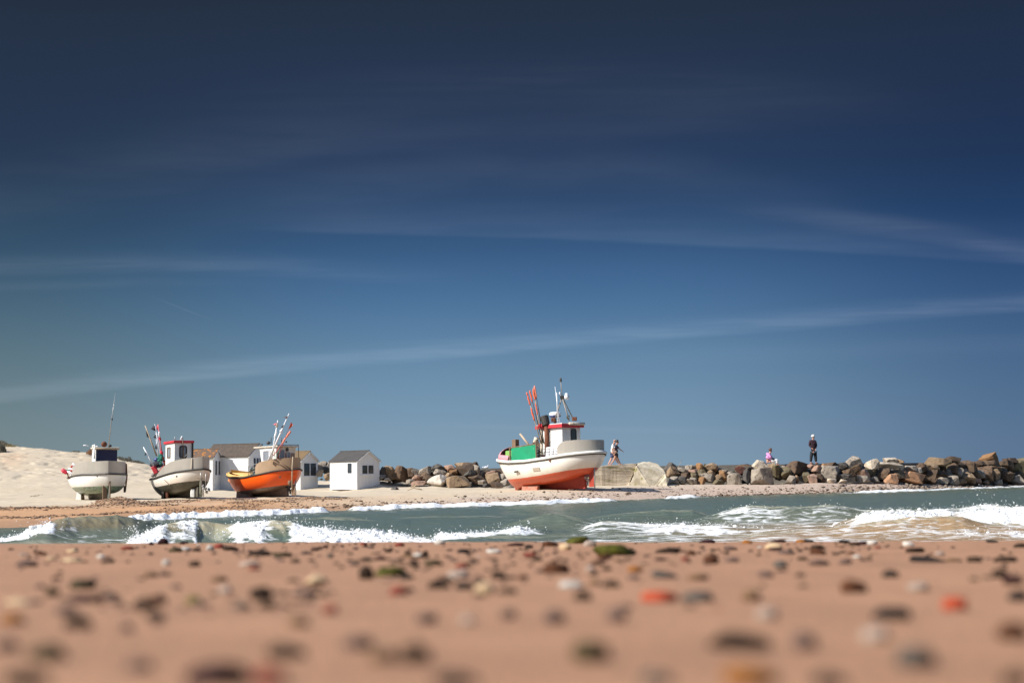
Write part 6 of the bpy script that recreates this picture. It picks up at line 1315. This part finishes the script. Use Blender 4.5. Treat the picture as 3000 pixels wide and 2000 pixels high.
stone(927, 1700, 66, 34, 'cream', 'bright cream stone left of the mossy green pair', 'bright cream stone'); stone(727, 1651, 58, 18, 'pale'); stone(744, 1666, 34, 14, 'red'); stone(657, 1728, 38, 28, 'pale'); stone(965, 1785, 42, 36, 'red'); stone(30, 1815, 66, 38, 'orange', 'orange-tan stone at the left edge', 'left edge orange stone'); stone(47, 1764, 72, 22, 'cream'); stone(14, 1892, 56, 48, 'mauve'); stone(128, 1915, 100, 58, 'olive', 'large olive-gold stone in the left foreground', 'olive-gold stone'); stone(620, 1980, 170, 80, 'maroon', 'largest dark maroon stone at the bottom of the photo', 'largest maroon stone'); stone(782, 1985, 100, 60, 'red', 'large red stone at the bottom, right of the largest maroon one', 'bottom red stone'); stone(400, 1953, 84, 42, 'mauve'); stone(829, 1912, 110, 50, 'brown', 'large brown stone above the bottom red one', 'large brown stone'); stone(366, 1838, 44, 34, 'mauve'); stone(638, 1696, 46, 22, 'tan'); stone(871, 1823, 60, 40, 'tan'); stone(58, 1990, 130, 60, 'dbrown', 'large dark brown stone in the bottom left corner', 'bottom left dark stone')
stone(1064, 1592, 20, 12, 'red'); stone(1289, 1588, 28, 18, 'white', 'white pebble on the crest against the surf, near the middle', 'white crest pebble'); stone(1170, 1595, 28, 14, 'red'); stone(1510, 1595, 54, 12, 'maroon'); stone(1612, 1593, 44, 20, 'rust'); stone(1657, 1602, 34, 26, 'cream'); stone(1693, 1583, 66, 26, 'green', 'mossy dark green stone standing up on the crest', 'mossy crest stone'); stone(1728, 1592, 36, 22, 'pale'); stone(1800, 1612, 112, 44, 'green', 'biggest mossy green stone, right of the middle', 'biggest mossy stone'); stone(1850, 1616, 26, 22, 'black'); stone(1772, 1630, 44, 20, 'rust'); stone(1957, 1613, 70, 20, 'dbrown'); stone(1357, 1614, 34, 17, 'black'); stone(1446, 1615, 46, 15, 'white'); stone(1553, 1624, 36, 17, 'red')
stone(1072, 1679, 44, 54, 'dbrown', 'upright dark brown stone at the left end of the mossy green stone', 'upright dark brown stone'); stone(1140, 1676, 90, 36, 'green', 'mossy green stone between a dark brown and a dark grey one', 'left mossy stone'); stone(1191, 1690, 42, 22, 'black'); stone(1166, 1731, 56, 34, 'red', 'dull red stone below the left mossy green one', 'lower red stone'); stone(1268, 1649, 58, 22, 'olive'); stone(1353, 1657, 38, 18, 'red'); stone(1285, 1715, 66, 27, 'dbrown'); stone(1361, 1716, 54, 32, 'black', 'dark grey stone left of the yellow cream one', 'dark stone by the cream one'); stone(1421, 1725, 58, 44, 'cream', 'round yellow-cream stone in the middle of the pebble band', 'round yellow-cream stone'); stone(1461, 1684, 42, 30, 'dbrown'); stone(1487, 1731, 54, 24, 'brown'); stone(1340, 1683, 64, 30, 'pale'); stone(1630, 1666, 72, 40, 'rust', 'rust-orange stone with dark top, right of the middle', 'rust-orange stone'); stone(1676, 1714, 68, 26, 'white'); stone(1791, 1710, 50, 30, 'brown'); stone(1742, 1706, 36, 22, 'tan'); stone(1706, 1746, 54, 38, 'brown'); stone(1863, 1667, 46, 24, 'orange'); stone(1855, 1690, 34, 20, 'mauve'); stone(1948, 1684, 74, 26, 'grey')
stone(1935, 1749, 98, 42, 'brightred', 'bright brick-red oblong stone, brightest of the near sand', 'bright red stone'); stone(2046, 1750, 90, 36, 'dgreys' if 'dgreys' in SC else 'grey', 'long grey stone touching the right end of the bright red one', 'long grey stone'); stone(1247, 1812, 60, 40, 'mauve'); stone(1370, 1817, 46, 34, 'pale'); stone(1489, 1799, 46, 38, 'mauve'); stone(1625, 1808, 62, 50, 'mauve', 'round mauve-brown stone alone below the middle', 'round mauve stone'); stone(1808, 1804, 58, 48, 'mauve'); stone(1047, 1885, 90, 50, 'mauve'); stone(1212, 1920, 90, 66, 'brown', 'large brown stone with a tan one at its left, middle foreground', 'middle brown stone'); stone(1120, 1922, 76, 54, 'tan'); stone(1731, 1912, 108, 76, 'olive', 'large round dark olive stone in the middle foreground', 'dark olive stone'); stone(1331, 1995, 140, 44, 'black'); stone(1927, 1990, 96, 44, 'grey')
stone(2098, 1585, 52, 14, 'maroon', 'flat dark maroon stone on the crest at right of middle', 'flat maroon crest stone'); stone(2191, 1587, 28, 14, 'orange'); stone(2270, 1600, 48, 24, 'cream'); stone(2272, 1608, 40, 12, 'maroon'); stone(2315, 1581, 44, 12, 'maroon'); stone(2383, 1583, 28, 13, 'orange'); stone(2406, 1583, 30, 13, 'black'); stone(2400, 1616, 44, 24, 'rust', 'rust-brown stone under a dark one near the right crest', 'rust stone of the right crest'); stone(2397, 1602, 36, 16, 'dbrown'); stone(2476, 1586, 32, 13, 'black'); stone(2506, 1593, 32, 14, 'dbrown'); stone(2531, 1590, 28, 12, 'maroon'); stone(2557, 1589, 34, 16, 'white'); stone(2663, 1593, 32, 18, 'white', 'white pebble near the crest at the right', 'white right pebble'); stone(2685, 1611, 52, 20, 'dbrown'); stone(2910, 1585, 36, 11, 'black'); stone(2992, 1598, 36, 17, 'dbrown')
stone(2723, 1639, 100, 22, 'black', 'flat jet-black stone at the right, blackest of the near sand', 'flat black stone'); stone(2756, 1622, 30, 18, 'pale'); stone(2859, 1638, 42, 24, 'brown'); stone(2800, 1640, 50, 14, 'tan'); stone(2952, 1638, 62, 22, 'dbrown'); stone(2085, 1640, 44, 34, 'rust'); stone(2145, 1640, 40, 18, 'mauve'); stone(2010, 1638, 26, 16, 'red'); stone(2140, 1606, 40, 16, 'mauve'); stone(2289, 1653, 42, 28, 'grey'); stone(2404, 1648, 56, 22, 'mauve'); stone(2478, 1646, 34, 20, 'mauve'); stone(2306, 1618, 48, 16, 'mauve'); stone(2614, 1681, 46, 30, 'black', 'dark grey pebble midway between the black and the red-brown stone', 'dark grey pebble'); stone(2506, 1720, 78, 50, 'rust', 'dark red-brown stone at right, left of the big black one', 'dark red-brown stone'); stone(2935, 1681, 46, 36, 'dbrown'); stone(2974, 1700, 56, 34, 'maroon'); stone(2047, 1690, 60, 26, 'tan'); stone(2247, 1682, 44, 28, 'mauve'); stone(2204, 1745, 58, 46, 'tan', 'orange-brown stone alone, right of the bright red stone', 'orange-brown stone'); stone(2697, 1719, 62, 34, 'pale')
stone(2804, 1771, 68, 50, 'brightred', 'orange-red round stone at the right, right of the big black one', 'orange-red stone'); stone(2621, 1799, 112, 48, 'black', 'big black oval stone in the right foreground', 'big black oval stone'); stone(2990, 1746, 56, 44, 'black'); stone(2976, 1853, 84, 66, 'rust', 'red-brown stone at the right edge of the foreground', 'right edge red-brown stone'); stone(2251, 1798, 62, 44, 'pale'); stone(2172, 1884, 170, 58, 'dbrown', 'longest dark grey-brown stone in the right foreground', 'longest dark stone'); stone(2570, 1862, 80, 52, 'pale'); stone(2361, 1880, 70, 66, 'mauve'); stone(2697, 1930, 110, 78, 'grey', 'large dull grey-brown stone in the right foreground', 'dull grey stone'); stone(2200, 1985, 150, 76, 'orange', 'large orange stone at the bottom right of the middle', 'bottom orange stone'); stone(2438, 1996, 100, 44, 'black'); stone(2982, 1992, 80, 56, 'dbrown')
LMS = [(px, py, lm) for (_, px, py, w_, h_, c_, l_, lm) in STONES if lm]; used = set(l_ for (_, _, _, _, _, _, l_, _) in STONES if l_)
def relate2(px, py, skip=0):
    q = sorted(LMS, key=lambda a: math.hypot(a[0] - px, (a[1] - py) * 1.6))[skip]; dx, dy = px - q[0], py - q[1]
    r_ = ('right of the ' if dx > 0 else 'left of the ') if abs(dx) > abs(dy) else ('in front of the ' if dy > 0 else 'behind the '); return r_ + q[2]
for (o, px, py, w_, h_, c_, l_, lm) in STONES:
    if l_: o['label'] = l_; continue
    shape = 'flat' if w_ > 2.2 * h_ else 'round' if w_ < 1.35 * h_ else 'oval'; base_ = f'{SW[c_]} {shape} pebble '
    for cand in [base_ + pre + relate2(px, py, k) for k, pre in ((0, ''), (0, 'just '), (1, ''), (2, ''), (3, ''), (4, ''))]:
        if cand not in used: break
    used.add(cand); o['label'] = cand
# the many small ones, thickest along the crest: six shapes per colour, each one an object of its own
small = {}
CLU = [(560, 1600, 60, 7), (700, 1612, 70, 8), (860, 1625, 80, 12), (1000, 1600, 60, 8), (1120, 1640, 90, 16), (1240, 1625, 70, 12), (1300, 1690, 80, 18), (1400, 1640, 90, 14), (1440, 1700, 70, 14), (1560, 1615, 80, 10), (1640, 1650, 60, 14), (1760, 1660, 80, 18), (1900, 1630, 90, 14), (2050, 1620, 60, 10), (2300, 1600, 110, 9), (2500, 1595, 90, 8), (2420, 1630, 80, 12), (180, 1630, 90, 10), (250, 1740, 70, 22), (430, 1780, 60, 18), (900, 1740, 60, 20)]
cols_ = ['brown', 'dbrown', 'mauve', 'red', 'grey', 'pale', 'tan', 'white', 'rust', 'maroon', 'black']
wts = [22, 24, 12, 7, 5, 7, 8, 5, 14, 12, 8]
rr = random.Random(21); n_small = 0
while n_small < 125:
    if rr.random() < .85: c0 = rr.choice(CLU); py = max(1588, c0[1] + rr.gauss(0, c0[3])); px = c0[0] + rr.gauss(0, c0[2])
    else: py = rr.uniform(1620, 1950); px = rr.uniform(0, 3000)
    if not (0 < px < 3000) or any(abs(px - q[1]) < (q[3] + 22) / 2 and abs(py - q[2]) < (q[4] + 8) / 2 for q in STONES): continue
    c_ = rr.choices(cols_, wts)[0]; p, d = hit_near(px, py); sz = (rr.choice([rr.uniform(.016, .035), rr.uniform(.028, .055)]) if py < 1700 else rr.uniform(.008, .018)) * (d / 8) ** .5
    key = (c_, rr.randrange(4))
    if key not in small: small[key] = stone_mesh(1, .8, .55, hash(key[0]) % 50 + key[1] * 13 + len(small), c_)
    o = bpy.data.objects.new('small_pebble', small[key]); o.scale = (sz, sz, sz * rr.uniform(.6, 1.1)); o.location = (p.x, d, float(near_z(np.array([p.x]), np.array([d]))[0]) + sz * .12); o.rotation_euler = (0, 0, rr.random() * 6)
    C.objects.link(o); o['category'] = 'pebble'; o['group'] = 'small pebbles of the near pebble band'; o['label'] = f'small {SW[c_]} pebble among the larger stones of the near sand'; n_small += 1
bpy.context.view_layer.update()
# past three hundred: the finest ones as one mass
n = 520; ci = rng.integers(0, len(CLU), n); ca_ = np.array(CLU); px = np.where(rng.random(n) < .7, ca_[ci, 0] + rng.normal(0, 1.3, n) * ca_[ci, 2], rng.uniform(0, 3000, n)); py = np.maximum(1588, np.where(rng.random(n) < .7, ca_[ci, 1] + rng.normal(0, 1.2, n) * ca_[ci, 3], 1589 + np.abs(rng.normal(0, 30, n)))); px = np.clip(px, 0, 3000); pos, sz = [], []
for a, b_ in zip(px, py):
    p, d = hit_near(float(a), float(b_)); pos.append((p.x, d, float(near_z(np.array([p.x]), np.array([d]))[0]))); sz.append(rng.uniform(.005, .016))
sz = np.array(sz); pos = np.array(pos); v2, f2 = ico(2)
for k, (nm, mm) in enumerate((('pebble_grit', 'stone_brown'), ('pebble_grit', 'stone_dbrown'), ('pebble_grit', 'stone_mauve'))):
    m_ = np.arange(n) % 3 == k; soup(nm, v1, f1, pos[m_], np.stack([sz[m_] * 1.3, sz[m_], sz[m_] * .7], -1), mm)
